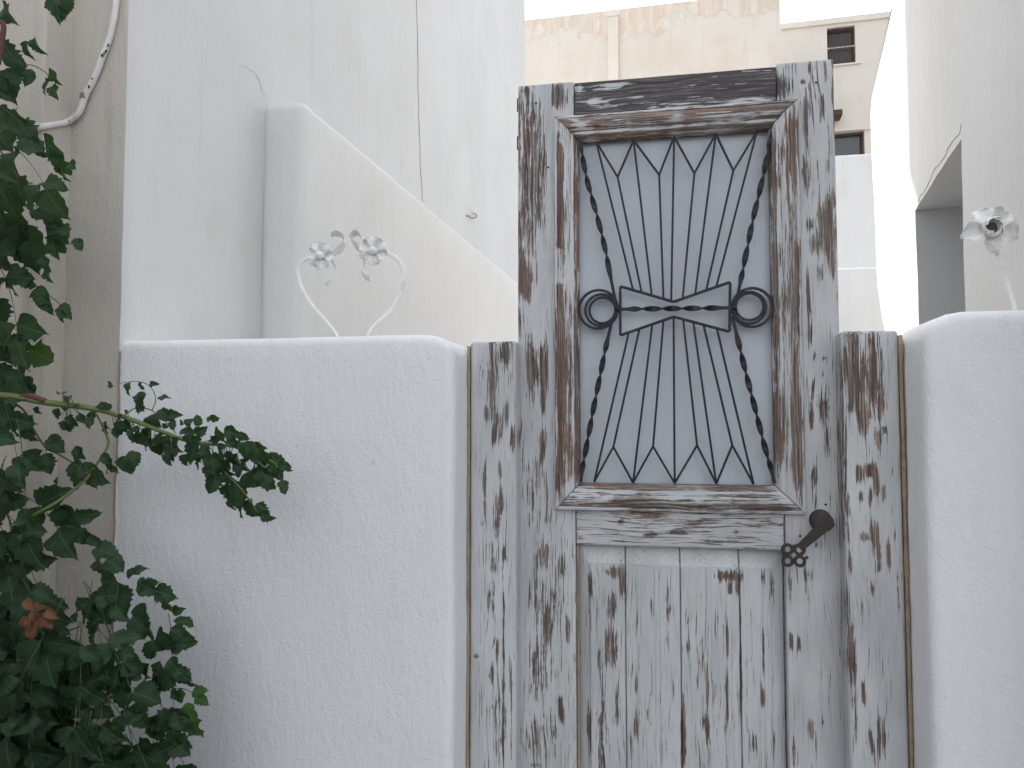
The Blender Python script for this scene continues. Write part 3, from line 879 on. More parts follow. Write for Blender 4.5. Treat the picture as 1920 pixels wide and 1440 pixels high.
build('bow_frame', m, M_IRON, grille)
def twisted(pts, half_turns, lead0, lead1):
    m = Mesh(); pp = catmull([P(a, b) for a, b in pts], 26 if len(pts) < 4 else 12)
    def tw(l, L):
        s = min(1, max(0, (l / L - lead0) / (1 - lead0 - lead1))); return math.pi * half_turns * s
    def sc(s):
        k = min(1, max(0, (s - lead0 * .6) / 0.06)) * min(1, max(0, (1 - lead1 * .6 - s) / 0.06))
        return (0.55 + 0.45 * k, 1.0)
    sweep(m, pp, rect(0.0145, 0.0044), tw, sc)
    build('twisted_bar', m, M_IRON, grille, 'auto')
twisted([(1087, 264), (1100, 335), (1118, 400), (1133, 460), (1144, 515), (1154, 565)], 6, 0.02, 0.22)
twisted([(1447, 246), (1437, 300), (1425, 355), (1412, 410), (1400, 470), (1390, 520), (1384, 550)], 6, 0.06, 0.08)
twisted([(1146, 608), (1135, 655), (1124, 710), (1112, 770), (1101, 830), (1092, 880), (1089, 904)], 6, 0.12, 0.08)
twisted([(1373, 592), (1386, 648), (1400, 705), (1418, 775), (1434, 838), (1446, 880), (1452, 906)], 6, 0.16, 0.08)
twisted([(1160, 580), (1220, 579), (1300, 578), (1375, 577)], 4, 0.13, 0.17)
def ring(cx, cy, r, y=YG):
    c = P(cx, cy, y); e = P(cx + r, cy, y); rr = e.x - c.x; m = Mesh()
    pts = [c + Vector((rr * math.cos(a), 0, rr * math.sin(a))) for a in [2 * math.pi * k / 40 for k in range(40)]]
    sweep(m, pts, rect(0.0066, 0.006), closed=True)
    build('ring', m, M_IRON, grille, 'auto')
for a in [(1122, 580, 36.5), (1127.5, 581.5, 30), (1129.5, 582, 24.5), (1410, 576.5, 38), (1405, 577, 31), (1405.5, 575, 26.5)]: ring(*a)
for a in [(1157, 579), (1377, 577)]:
    c = P(*a, YG - 0.002); m = Mesh()
    sweep(m, [c + Vector((-0.006, 0, 0)), c + Vector((-0.003, 0, 0)), c + Vector((0.003, 0, 0)), c + Vector((0.006, 0, 0))], circ(0.0075, 10), None, lambda s: 0.6 + 0.4 * math.sin(math.pi * s))
    build('weld_knot', m, M_IRON, grille, True)

# ---------------- key-shaped handle
handle = bpy.data.objects.new('key_handle', None); C.objects.link(handle); handle.parent = door
handle['label'] = 'brown iron door handle shaped like an old key'
handle.empty_display_size = 0.02
bc = G(1538, 975, 0)
m = Mesh()
sweep(m, [bc + Vector((0, y, 0)) for y in (0.002, -0.004, -0.006, -0.03, -0.048, -0.052)], circ(0.0235, 24), None, lambda s: 1.12 if s < 0.12 else (1.0 if s < 0.9 else 0.9), Vector((0, 0, 1)))
build('barrel', m, M_RUST, handle, 'auto')
tip = G(1500, 1027, -0.045); root = bc + Vector((0.002, -0.046, -0.006))
dirn = (tip - root).normalized()
m = Mesh()
sweep(m, [root - dirn * 0.016, root + dirn * 0.006, root.lerp(tip, 0.4), root.lerp(tip, 0.8), tip + dirn * 0.002], rect(0.0285, 0.015, 0.4), None, lambda s: (1.0 - 0.36 * s, 1.0 - 0.25 * s))
build('shaft', m, M_RUST, handle, 'auto')
bow = G(1488, 1041, -0.045)
for (a, b) in [(-1, -1), (1, -1), (-1, 1), (1, 1)]:
    m = Mesh(); c = bow + Vector((a * 0.0138, 0, b * 0.0138))
    pts = [c + Vector((0.0108 * math.cos(t), 0, 0.0108 * math.sin(t))) for t in [2 * math.pi * k / 24 for k in range(24)]]
    sweep(m, pts, rect(0.0072, 0.009, 0.4), closed=True)
    build('bow_loop', m, M_RUST, handle, 'auto')
c = G(1508, 1041, -0.045); m = Mesh()
pts = [c + Vector((0.008 * math.cos(t), 0, 0.008 * math.sin(t))) for t in [R(-80 + 210 * k / 14) - 2.6 for k in range(15)]]
sweep(m, pts, rect(0.006, 0.008, 0.4)); build('spur', m, M_RUST, handle, 'auto')
c = G(1485, 1026, -0.045); m = Mesh()
sweep(m, [c + Vector((0.003, 0, -0.006)), c + Vector((0, 0, 0)), c + Vector((0.005, 0, 0.007))], rect(0.008, 0.008, 0.4), None, lambda s: 1 - 0.7 * s)
build('spur', m, M_RUST, handle, 'auto')
# two small hinge pins on the hinge side
for z in (dz1 - 0.045, dz1 - 0.15):
    m = Mesh(); p = Vector((dx0 - 0.002, 0.02, z)); sweep(m, [p + Vector((0, 0, -0.018)), p + Vector((0, 0, 0.018))], circ(0.004, 8))
    build('hinge_pin', m, M_NAIL, door, True)

# ------------------------------------------------------------------ house on the right, its wall running back from the street
AR = R(8.7)
DR = (math.sin(AR), math.cos(AR))
C_OFF = 0.60
PR0 = (CAM_G.x + C_OFF * math.cos(AR), CAM_G.y - C_OFF * math.sin(AR))
NR = Vector((-DR[1], DR[0], 0))
_, s_near = on_line(1805, 400, PR0, DR)
_, s_fj = on_line(1718, 500, PR0, DR)
pn, _ = on_line(1800, 262, PR0, DR); pf_, _ = on_line(1715, 395, PR0, DR)
z_open = (pn.z + pf_.z) / 2
_, s_edge = on_line(1960, 400, PR0, DR)
s_edge = min(s_edge, 2.4)
sil = [on_line(a, b, PR0, DR) for a, b in [(1700, -80), (1681, 0), (1656, 90), (1636, 170), (1632, 215), (1637, 330), (1641, 430), (1645, 530), (1652, 580), (1662, 640)]]
silz = sorted([(p.z, s) for p, s in sil])
def s_end(z):
    if z <= silz[0][0]: return silz[0][1]
    for (z0, s0), (z1, s1) in zip(silz, silz[1:]):
        if z <= z1:
            t = (z - z0) / (z1 - z0); t = t * t * (3 - 2 * t) * 0.5 + t * 0.5
            return s0 + (s1 - s0) * t
    return max(silz[-1][1] - (z - silz[-1][0]) * 0.8, s_fj + 0.5)
rh = thing('passage_house', 'white house on the right with open doorway and one sunlit wall', 'house', (1.3, 1.6, 0))
H_R = 6.0
def rw(s, z, t=0.0):
    w = wobv((s * 1.2, 4.4, z), 0.006)
    return (PR0[0] + DR[0] * s - NR.x * t + NR.x * w, PR0[1] + DR[1] * s - NR.y * t + NR.y * w, z)
m = Mesh()
wall_grid(m, lambda s, z: rw(s, z), frange(s_edge - 0.4, s_near, 0.08), frange(0, z_open, 0.1))
wall_grid(m, lambda s, z: rw(s, z), frange(s_edge - 0.4, s_near, 0.08) + frange(s_near, s_fj, 0.08)[1:], frange(z_open, H_R, 0.1))
wall_grid(m, lambda u, z: rw(s_fj + (s_end(z) - s_fj) * u, z), frange(0, 1, 0.05), frange(0, z_open, 0.08))
wall_grid(m, lambda u, z: rw(s_fj + (s_end(z) - s_fj) * u, z), frange(0, 1, 0.05), frange(z_open, H_R, 0.08))
build('passage_wall', m, M_HOUSE, rh, True)
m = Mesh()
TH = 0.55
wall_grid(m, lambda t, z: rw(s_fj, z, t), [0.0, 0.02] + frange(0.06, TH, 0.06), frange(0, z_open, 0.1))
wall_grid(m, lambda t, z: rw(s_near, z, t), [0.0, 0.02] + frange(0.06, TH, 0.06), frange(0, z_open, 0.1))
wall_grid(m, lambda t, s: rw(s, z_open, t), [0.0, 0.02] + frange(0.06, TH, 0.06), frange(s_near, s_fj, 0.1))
build('doorway_reveal', m, plaster('shade_grey_reveal', (0.54, 0.543, 0.55), (0.42, 0.41, 0.40), 0.25, 0.4), rh, True)  # grey stands in for the shade inside the doorway
m = Mesh()
wall_grid(m, lambda s, z: rw(s, z, TH), frange(s_near - 0.1, s_fj + 0.1, 0.2), frange(0, z_open + 0.1, 0.2))
build('inner_wall', m, M_HOUSE, rh, True)
m = Mesh()
wall_grid(m, lambda t, z: rw(s_end(z), z, t), frange(0, 1.6, 0.2), frange(0, H_R, 0.1))
wall_grid(m, lambda t, z: rw(s_edge - 0.4, z, t), frange(0, 1.6, 0.2), frange(0, H_R, 0.3))
wall_grid(m, lambda u, t: rw(s_edge - 0.4 + (s_end(H_R) - s_edge + 0.4) * u, H_R, t), [0, .5, 1], [0, .8, 1.6])
build('return_wall', m, M_HOUSE, rh, True)
m = Mesh()
cr = jag([(1800, 232), (1797, 252), (1782, 270), (1770, 296), (1752, 320), (1742, 344), (1728, 366), (1722, 378)], 4, 1.2)
ribbon(m, [Vector(rw(on_line(a, b, PR0, DR)[1], on_line(a, b, PR0, DR)[0].z)) for a, b in cr], 0.0026, NR * 0.0015)
build('hairline_crack', m, M_CRACK, rh)

# ------------------------------------------------------------------ white garden walls seen between the door and that house
def slab_px(name, label, cat, px0, px1, y, py_top, thick, mat, x_extra=0.4, r=0.02):
    a = G(px0, py_top[0], y); b = G(px1, py_top[1], y)
    zt = (a.z + b.z) / 2
    m = rounded_box(a.x - x_extra, b.x + x_extra, y, y + thick, 0, zt, r, 0.3, 0.004, 1.5)
    return single(name, m, mat, label, cat, ((a.x + b.x) / 2, y + thick / 2, 0), None, True)
slab_px('courtyard_wall', 'shorter white wall in the gap between door and right house', 'wall', 1570, 1650, 5.2, (503, 501), 0.25, M_HOUSE, 0.35)
slab_px('courtyard_wall', 'taller white wall under the dark window, in the gap right of the door', 'wall', 1568, 1640, 6.6, (293, 286), 0.3, M_HOUSE, 0.45)

# ------------------------------------------------------------------ cream buildings behind
AB = R(-2.2)
def far_frame(px, py, y, ang):
    p = G(px, py, y)
    d = (math.cos(ang), math.sin(ang))
    return p, d
cb_p, cb_d = far_frame(985, 38, 12.0, AB)
def onb(a, b): return on_line(a, b, (cb_p.x, cb_p.y), cb_d)
NB = Vector((cb_d[1], -cb_d[0], 0))
z1b = (onb(985, 38)[0].z + onb(1300, 0)[0].z) / 2
pR, sR = onb(1463, 40)
cbk = thing('cream_building', 'cream building with peeling ochre band and pilaster behind the door top', 'building', (cb_p.x + 1.5, cb_p.y + 2, 0))
m = Mesh()
def bq(s, z, t=0): return Vector((cb_p.x + cb_d[0] * s - NB.x * t, cb_p.y + cb_d[1] * s - NB.y * t, z))
def boxb(m, s0, s1, t0, t1, z0, z1, q=bq):
    V = [q(s0, z0, t0), q(s1, z0, t0), q(s1, z0, t1), q(s0, z0, t1), q(s0, z1, t0), q(s1, z1, t0), q(s1, z1, t1), q(s0, z1, t1)]
    m.add(V, [(0, 1, 5, 4), (1, 2, 6, 5), (2, 3, 7, 6), (3, 0, 4, 7), (4, 5, 6, 7), (3, 2, 1, 0)])
band_z = onb(1200, 58)[0].z
boxb(m, -2.5, sR, 0, 4, 0, z1b)
t = NT('stained_cream_render')
sep = t.n.new('ShaderNodeSeparateXYZ'); t.l.new(t.tc.outputs['Object'], sep.inputs[0])
lo = t.noise(t.coord((1.1, 1.1, 1.1)), 1, 5, 0.65); hi = t.noise(t.coord((5, 5, 3.2)), 1, 5, 0.7); dr = t.noise(t.coord((9, 9, 1.0)), 1, 4, 0.65)
ed = t.math('MULTIPLY_ADD', lo, 1.7, t.math('MULTIPLY_ADD', hi, 0.6, t.math('SUBTRACT', sep.outputs[2], band_z + 1.13)))
fell = t.step(ed, -0.05, 0.09, 0, 0.85)
base_c = t.mix(t.step(lo, 0.4, 0.65), (0.70, 0.645, 0.575), (0.665, 0.59, 0.505))
base_c = t.mix(t.step(dr, 0.5, 0.72, 0, 0.35), base_c, (0.62, 0.54, 0.46))
och = t.mix(t.step(dr, 0.38, 0.66), (0.66, 0.53, 0.41), (0.72, 0.645, 0.565))
och = t.mix(t.step(hi, 0.54, 0.62, 0, 0.85), och, (0.73, 0.69, 0.64))
col_ = t.mix(fell, base_c, och)
M_STAINED = t.finish(col_, 0.92, t.bump(t.math('MULTIPLY_ADD', fell, -1.0, hi), 0.02, 0.8), 0, 0.15)
build('wall', m, M_STAINED, cbk)
pa, sa = onb(1141, 100); pb, sb = onb(1160, 100)
m = Mesh(); boxb(m, sa, sb, -0.06, -0.002, 0, onb(1150, 28)[0].z); build('pilaster', m, M_CREAM, cbk)
m = Mesh(); boxb(m, sa - 0.02, sb + 0.02, -0.08, -0.061, onb(1150, 34)[0].z, onb(1150, 22)[0].z); build('pilaster_cap', m, M_CREAM, cbk)

AB2 = R(-3)
c2_p = G(1463, 50, 15.0); c2_d = (math.cos(AB2), math.sin(AB2)); NB2 = Vector((c2_d[1], -c2_d[0], 0))
def onb2(a, b): return on_line(a, b, (c2_p.x, c2_p.y), c2_d)
def b2(s, z, t=0): return Vector((c2_p.x + c2_d[0] * s - NB2.x * t, c2_p.y + c2_d[1] * s - NB2.y * t, z))
c2 = thing('back_building', 'pale cream building with small dark windows, right of the door top', 'building', (c2_p.x + 1, c2_p.y + 1.5, 0))
zt2 = (onb2(1465, 52)[0].z + onb2(1678, 20)[0].z) / 2
w1 = (onb2(1551, 85)[1], onb2(1604, 85)[1], onb2(1578, 121)[0].z, onb2(1578, 50)[0].z)
w2 = (onb2(1545, 268)[1], onb2(1621, 268)[1], onb2(1600, 320)[0].z, onb2(1600, 246)[0].z)
m = Mesh()
S0, S1 = -1.5, onb2(1790, 100)[1]
cells_s = sorted([S0, w2[0], w1[0], w1[1], w2[1], S1]); cells_z = sorted([0, w2[2], w2[3], w1[2], w1[3], zt2])
for i in range(len(cells_s) - 1):
    for j in range(len(cells_z) - 1):
        a0, a1, b0, b1 = cells_s[i], cells_s[i + 1], cells_z[j], cells_z[j + 1]
        mid = ((a0 + a1) / 2, (b0 + b1) / 2)
        if any(w[0] < mid[0] < w[1] and w[2] < mid[1] < w[3] for w in (w1, w2)): continue
        m.add([b2(a0, b0), b2(a1, b0), b2(a1, b1), b2(a0, b1)], [(0, 1, 2, 3)])
for w in (w1, w2):
    q = [(w[0], w[2]), (w[1], w[2]), (w[1], w[3]), (w[0], w[3])]
    for k in range(4):
        a, b = q[k], q[(k + 1) % 4]
        m.add([b2(*a), b2(*b), b2(*b, 0.22), b2(*a, 0.22)], [(0, 1, 2, 3)])
m.add([b2(S0, zt2), b2(S1, zt2), b2(S1, zt2, 4), b2(S0, zt2, 4)], [(0, 1, 2, 3)])
build('wall', m, M_CREAM2, c2)
m = Mesh(); boxb(m, S0, S1, -0.05, -0.002, zt2 - 0.10, zt2 + 0.02, b2); build('roof_edge', m, M_CREAM2, c2)
def window(w, bars, sill):
    win = bpy.data.objects.new('window', None); C.objects.link(win); win.parent = c2; win.empty_display_size = .1
    f = 0.05; d0, d1 = 0.10, 0.16
    m = Mesh()
    boxb(m, w[0] + .004, w[0] + f, d0, d1, w[2] + .004, w[3] - .004, b2); boxb(m, w[1] - f, w[1] - .004, d0, d1, w[2] + .004, w[3] - .004, b2)
    boxb(m, w[0] + f + .001, w[1] - f - .001, d0, d1, w[2] + .004, w[2] + f, b2); boxb(m, w[0] + f + .001, w[1] - f - .001, d0, d1, w[3] - f, w[3] - .004, b2)
    build('frame', m, M_DARKWOOD, win)
    m = Mesh(); boxb(m, w[0] + .01, w[1] - .01, d1 + .002, d1 + .01, w[2] + .01, w[3] - .01, b2); build('pane', m, M_GLASS, win)
    if bars:
        for k in range(9):
            s = w[0] + 0.05 + (w[1] - w[0] - 0.1) * (k + 0.5) / 9
            m = Mesh(); boxb(m, s - .007, s + .007, 0.05, 0.064, w[2] + .005, w[3] - .005, b2); build('bar', m, M_DARKWOOD, win)
        zc = (w[2] + w[3]) / 2
        m = Mesh(); boxb(m, w[0] + .01, w[1] - .01, 0.066, 0.08, zc - .012, zc + .012, b2); build('crossbar', m, M_PIPE, win)
    if sill:
        m = Mesh(); boxb(m, w[0] - 0.06, w[1] + 0.10, -0.05, 0.09, w[2] - 0.03, w[2] - 0.001, b2); build('sill', m, M_CREAM, win)
window(w1, True, True)
window(w2, False, False)
hood = (onb2(1560, 246)[1], onb2(1632, 238)[1])
m = Mesh(); boxb(m, hood[0], hood[1], -0.06, -0.002, w2[3] + 0.003, w2[3] + 0.09, b2); build('lintel', m, M_CREAM2, c2)
m = Mesh(); sb0 = onb2(1566, 222)[1]; sb1 = onb2(1574, 222)[1]; zb = onb2(1570, 222)[0].z
boxb(m, sb0 - .12, sb1, -0.35, -0.002, zb - .055, zb + .055, b2); build('beam_end', m, M_DARKWOOD, c2)

# ------------------------------------------------------------------ pipe on the old wall
def on_old(px, py, off):
    if px >= 128: return G(px, py, YA - off)
    t = (128 - px) / 52.0
    return G(px, py, YA + (YP - YA) * min(1, t) - off)
pp = [(58, 240), (75, 238), (100, 234), (125, 229), (148, 212), (160, 180), (178, 145), (193, 105), (206, 70), (214, 35), (218, 0), (219, -60), (219, -160), (221, -500), (222, -1400)]
pipe = thing('service_pipe', 'thin white painted pipe bending up the old wall at top left', 'pipe', tuple(on_old(160, 180, 0.004)))
m = Mesh(); pts = catmull([on_old(a, b, 0.009) for a, b in pp], 6)
sweep(m, pts, circ(0.0082, 10))
build('tube', m, M_PIPE, pipe, True)
for a, b, r in [(204, 86, .004), (200, 97, .004), (193, 105, .005), (196, 101, .003), (168, 163, .004), (130, 227, .003), (92, 233, .003), (174, 148, .003)]:
    c = on_old(a, b, 0.0145); m = Mesh()
    m.add([c + Vector((r * 0.9 * math.cos(t) * random.uniform(.6, 1.2), -0.003, r * 1.3 * math.sin(t) * random.uniform(.6, 1.2))) for t in [k * math.pi / 4 for k in range(8)]] + [c + Vector((0, 0.004, 0))], [tuple(range(8))] + [(k, (k + 1) % 8, 8) for k in range(8)])
    build('chipped_spot', m, M_PIPECHIP, pipe)
c = on_old(156, 179, 0.012); m = rounded_box(c.x - .010, c.x + .008, c.y - .006, c.y + .010, c.z - .010, c.z + .007, .004, .006, .002, 40)
build('clip', m, M_SEAL, pipe, True)

# small iron hook in the side wall
hk = [(874, 405), (876, 408), (880, 409), (885, 409), (888, 406), (887, 402), (882, 401)]
m = Mesh(); sweep(m, catmull([on_line(a, b, PL, DL)[0] + NL * 0.02 for a, b in hk] , 4), circ(0.0035, 6))
q0 = on_line(874, 405, PL, DL)[0]
sweep(m, [q0 - NL * 0.01, q0 + NL * 0.021], circ(0.0035, 6), None, None, Vector((0, 0, 1)))
single('wall_hook', m, simple('rusted_wire', (0.12, 0.10, 0.09), 0.7, 0.3), 'small rusty hook in the white side wall above the parapet', 'hook', tuple(q0), None, True)

# ------------------------------------------------------------------ iron flowers
YF = -0.09
def sheet(m, grid, thick):
    """closed thin plate from a grid of points [[...], ...]"""
    nu = len(grid[0]); nv = len(grid)
    P_ = [p for row in grid for p in row]
    N_ = []
    for j in range(nv):
        for i in range(nu):
            a = grid[j][min(i + 1, nu - 1)] - grid[j][max(i - 1, 0)]
            b = grid[min(j + 1, nv - 1)][i] - grid[max(j - 1, 0)][i]
            n = a.cross(b); n = n.normalized() if n.length > 1e-9 else Vector((0, -1, 0))
            N_.append(n)
    V = [p + n * thick / 2 for p, n in zip(P_, N_)] + [p - n * thick / 2 for p, n in zip(P_, N_)]
    o = nu * nv; Fc = []
    for j in range(nv - 1):
        for i in range(nu - 1):
            a, b, c, d = j * nu + i, j * nu + i + 1, (j + 1) * nu + i + 1, (j + 1) * nu + i
            Fc += [(a, b, c, d), (o + d, o + c, o + b, o + a)]
    rim = [i for i in range(nu)] + [j * nu + nu - 1 for j in range(1, nv)] + [(nv - 1) * nu + i for i in range(nu - 2, -1, -1)] + [j * nu for j in range(nv - 2, 0, -1)]
    for k in range(len(rim)):
        a, b = rim[k], rim[(k + 1) % len(rim)]
        Fc.append((a, o + a, o + b, b))
    m.add(V, Fc)

def ellipsoid(m, c, rx, ry, rz, n=12, k=8):
    V = [c + Vector((0, 0, rz))]
    for j in range(1, k):
        a = math.pi * j / k
        for i in range(n):
            b = 2 * math.pi * i / n
            V.append(c + Vector((rx * math.sin(a) * math.cos(b), ry * math.sin(a) * math.sin(b), rz * math.cos(a))))
    V.append(c - Vector((0, 0, rz)))
    Fc = [(0, 1 + i, 1 + (i + 1) % n) for i in range(n)]
    for j in range(k - 2):
        for i in range(n):
            Fc.append((1 + j * n + i, 1 + (j + 1) * n + i, 1 + (j + 1) * n + (i + 1) % n, 1 + j * n + (i + 1) % n))
    L = len(V) - 1
    Fc += [(L, 1 + (k - 2) * n + (i + 1) % n, 1 + (k - 2) * n + i) for i in range(n)]
    m.add(V, Fc)

def petal(c, ang, L, W, tilt, face, cup=0.25, curl=0.3, notch=0.0, nu=7, nv=8):
    """petal grid around centre c; face = direction the flower looks"""
    f = face.normalized()
    ux = Vector((0, 0, 1)).cross(f).normalized() * -1
    uy = f.cross(ux).normalized()
    if uy.z < 0: uy = -uy
    d = ux * math.cos(ang) + uy * math.sin(ang)
    s = f.cross(d).normalized()
    rows = []
    for j in range(nv):
        v = j / (nv - 1)
        w = W * (0.28 + 0.72 * math.sin(min(1.0, v * 1.25) * math.pi / 2)) * (1.0 if v < 0.8 else 1 - 0.38 * ((v - 0.8) / 0.2) ** 2)
        row = []
        for i in range(nu):
            u = (i / (nu - 1)) * 2 - 1
            ll = L * v * (1 - notch * (1 - abs(u)) * (v ** 4) - 0.10 * u * u * v)
            h = tilt * ll + cup * W * u * u * (0.4 + v) - curl * L * v * v * v + 0.10 * W * math.cos(u * 9) * (v > 0.3) * 0.35
            row.append(c + d * (0.006 + ll) + s * (w * u / 2) + f * h)
        rows.append(row)
    return rows

def daffodil(label, cpx, stem_px, leaves_px, face, angs, rad):
    c = G(*cpx, YF)
    foot = G(stem_px[0][0], stem_px[0][1], YF)
    t = thing('iron_flower', label, 'ornament', tuple(foot), 'white iron flowers forming a heart')
    pts = catmull([G(a, b, YF + 0.004) for a, b in stem_px], 8)
    pts.insert(0, pts[0] + Vector((0, 0, -0.03)))
    m = Mesh(); sweep(m, pts, rect(0.0115, 0.006, 0.5), None, lambda s: (0.5 + 0.6 * s, 1.0)); build('stem', m, M_FLOWER, t, True)
    for k, a in enumerate(angs):
        m = Mesh(); sheet(m, petal(c + face * 0.004, a, rad * random.uniform(.92, 1.05), rad * 0.98, 0.42, face, 0.34, 0.42, 0.16), 0.0016)
        build('petal', m, M_FLOWER, t, True)
    m = Mesh()
    ellipsoid(m, c + face * 0.016, 0.0135, 0.013, 0.0105)
    build('flower_heart', m, M_FLOWER, t, True)
    for lf in leaves_px:
        pc = catmull([G(a, b, YF + y) for a, b, y in lf], 6)
        m = Mesh(); grid = []
        for i, p in enumerate(pc):
            s = i / (len(pc) - 1)
            tg = (pc[min(i + 1, len(pc) - 1)] - pc[max(i - 1, 0)]).normalized()
            axis = (Vector((0.25, -0.8, 0.45)) - tg * tg.dot(Vector((0.25, -0.8, 0.45)))).normalized()
            w = 0.027 * (0.45 + 0.55 * math.sin(math.pi * min(1, 0.25 + s * 0.6)))
            grid.append([p + axis * (w * k) + tg.cross(axis) * 0.002 * (1 - abs(k * 2)) for k in (-0.5, -0.25, 0, 0.25, 0.5)])
        sheet(m, grid, 0.0016); build('leaf', m, M_FLOWER, t, True)
    return t
fl = Vector((-0.10, -0.93, -0.10)).normalized()
daffodil('white iron flower on the left half of the heart, bowed to the right', (606, 480),
    [(632, 627), (612, 602), (585, 572), (566, 542), (558, 512), (563, 494), (576, 485), (592, 481)],
    [[(616, 476, .012), (634, 470, .010), (642, 456, -.002), (640, 443, -.014), (630, 437, -.022), (621, 440, -.03)], [(622, 490, .012), (630, 502, .006), (630, 516, -.006), (622, 527, -.016), (611, 534, -.024)]],
    fl, [R(a) for a in (15, 72, 128, 182, 245, 305)], 0.034)
fr = Vector((0.02, -0.93, -0.10)).normalized()
daffodil('white iron flower on the right half of the heart, bowed to the left', (703, 471),
    [(690, 626), (702, 609), (730, 584), (750, 551), (758, 520), (752, 496), (737, 480), (718, 473)],
    [[(692, 472, .012), (674, 467, .010), (664, 453, -.002), (663, 442, -.014), (670, 436, -.022), (677, 441, -.03)], [(690, 484, .012), (682, 496, .006), (679, 508, -.004), (684, 518, -.014), (694, 522, -.022)]],
    fr, [R(a) for a in (30, 88, 145, 200, 262, 320)], 0.036)

# iron rose on the right wall
rc = G(1857, 430, -0.10)
rf = Vector((-0.10, -0.9, 0.05)).normalized()
rose = thing('iron_rose', 'white iron rose with open petals standing on the right wall', 'ornament', tuple(G(1905, 579, -0.08)))
pts = catmull([G(1906, 588, -0.08), G(1897, 553, -0.083), G(1882, 512, -0.087), G(1868, 472, -0.092), G(1860, 440, -0.095)], 6)
m = Mesh(); sweep(m, pts, circ(0.0052, 10)); build('stem', m, M_FLOWER, rose, True)
for k, a in enumerate([62, 132, 196, 268, 352]):
    L = [0.046, 0.042, 0.052, 0.046, 0.046][k]
    m = Mesh(); g = petal(rc, R(a), L, 0.050, 0.10, rf, 0.42, 0.15 if k % 2 else 0.55, -0.10, 9, 10)
    for j, row in enumerate(g):
        for i, p in enumerate(row): row[i] = p + rf * 0.010 * mnoise.noise(p * 70) * (j / 9)
    sheet(m, g, 0.0014); build('petal', m, M_FLOWER, rose, True)
for k in range(4):                              # cupped inner petals
    a0 = R(90 * k + 20); m = Mesh(); grid = []
    f = rf; ux = Vector((0, 0, 1)).cross(f).normalized(); uy = f.cross(ux).normalized()
    for j in range(7):
        v = j / 6; rr = 0.007 + 0.017 * math.sin(v * math.pi * 0.72); row = []
        for i in range(9):
            a = a0 + R(125) * (i / 8 - 0.5); lip = 1 - 0.35 * (i / 8) * v
            row.append(rc + (ux * math.cos(a) + uy * math.sin(a)) * rr * lip + f * (0.002 + 0.030 * v * (1 - 0.10 * math.cos((i / 8 - .5) * math.pi * 1.6))))
        grid.append(row)
    sheet(m, grid, 0.0014); build('inner_petal', m, M_FLOWER, rose, True)
m = Mesh(); ellipsoid(m, rc + rf * 0.008, 0.013, 0.008, 0.013); build('flower_heart', m, M_ROSEIN, rose, True)

# ------------------------------------------------------------------ the climbing vine at the left
vine = thing('climbing_vine', 'dark green climbing vine with toothed leaves hanging at the left edge', 'vine', (-1.45, -0.5, 0))
YV = -0.46
def leaf_mesh(name, seed, curl=0.5, mat=M_LEAF, fold=0.35, teeth=5):
    """toothed leaflet, unit length along +Z, face to -Y, stalk end at the origin"""
    rg = random.Random(seed); wid = rg.uniform(.33, .43)
    n = 2 * teeth + 2; V = []; Fc = []; UV = []
    rows = []
    for j in range(n + 1):
        v = j / n
        w = wid * (math.sin(math.pi * min(1, v ** 0.70)) ** 0.76) * (1 - 0.28 * v)
        if v > 0.78: w *= max(0.10, ((1 - v) / 0.22) ** 1.15)
        tooth = (1.05 + rg.uniform(0, .14) if j % 2 == 0 else 0.95 - rg.uniform(0, .06))
        if j == 0: w = 0.02
        if j == n: w = 0.004
        row = []
        for u in (-1, -0.5, 0, 0.5, 1):
            ww = w * u * (tooth if abs(u) == 1 else 1)
            zz = v + (0.028 if (abs(u) == 1 and j % 2 == 0 and 0 < j < n) else 0)
            y = -fold * abs(ww) + curl * 0.28 * (v ** 2) + 0.075 * math.sin(v * 11 + u * 2 + seed) * abs(u) + rg.uniform(-.012, .012)
            row.append(len(V)); V.append((ww * (1 + .15 * rg.uniform(-1, 1)), y, zz - 0.12 * curl * v ** 3)); UV.append((0.5 + 0.5 * ww / 0.42, v))
        rows.append(row)
    for j in range(n):
        for i in range(4):
            Fc.append((rows[j][i], rows[j][i + 1], rows[j + 1][i + 1], rows[j + 1][i]))
    me = bpy.data.meshes.new(name)
    me.from_pydata(V, [], Fc)
    lay = me.uv_layers.new(name='UVMap')
    for lp in me.loops: lay.data[lp.index].uv = UV[lp.vertex_index]
    me.polygons.foreach_set('use_smooth', [True] * len(me.polygons))
    me.materials.append(mat)
    return me
LEAVES = [leaf_mesh('leaf', 11 + k, [0.4, 1.0, 1.7, 0.8, 2.3, 1.3][k % 6], M_LEAF, [0.3, 0.5, 0.8, 0.2, 0.6, 0.4][k % 6], [5, 6, 5, 6, 5, 6][k % 6]) for k in range(8)]
LEAVESN = [leaf_mesh('leaf', 51 + k, [0.3, 0.6, 0.9][k], M_LEAFNEW, 0.3, 4) for k in range(3)]
LEAVESD = [leaf_mesh('dry_leaf', 71 + k, [1.6, 2.2, 1.2][k], M_LEAFDRY, 0.8, 4) for k in range(3)]
rg = random.Random(5)
leaf_list = []        # (matrix, mesh index set, kind, apparent size)
stalks = Mesh()
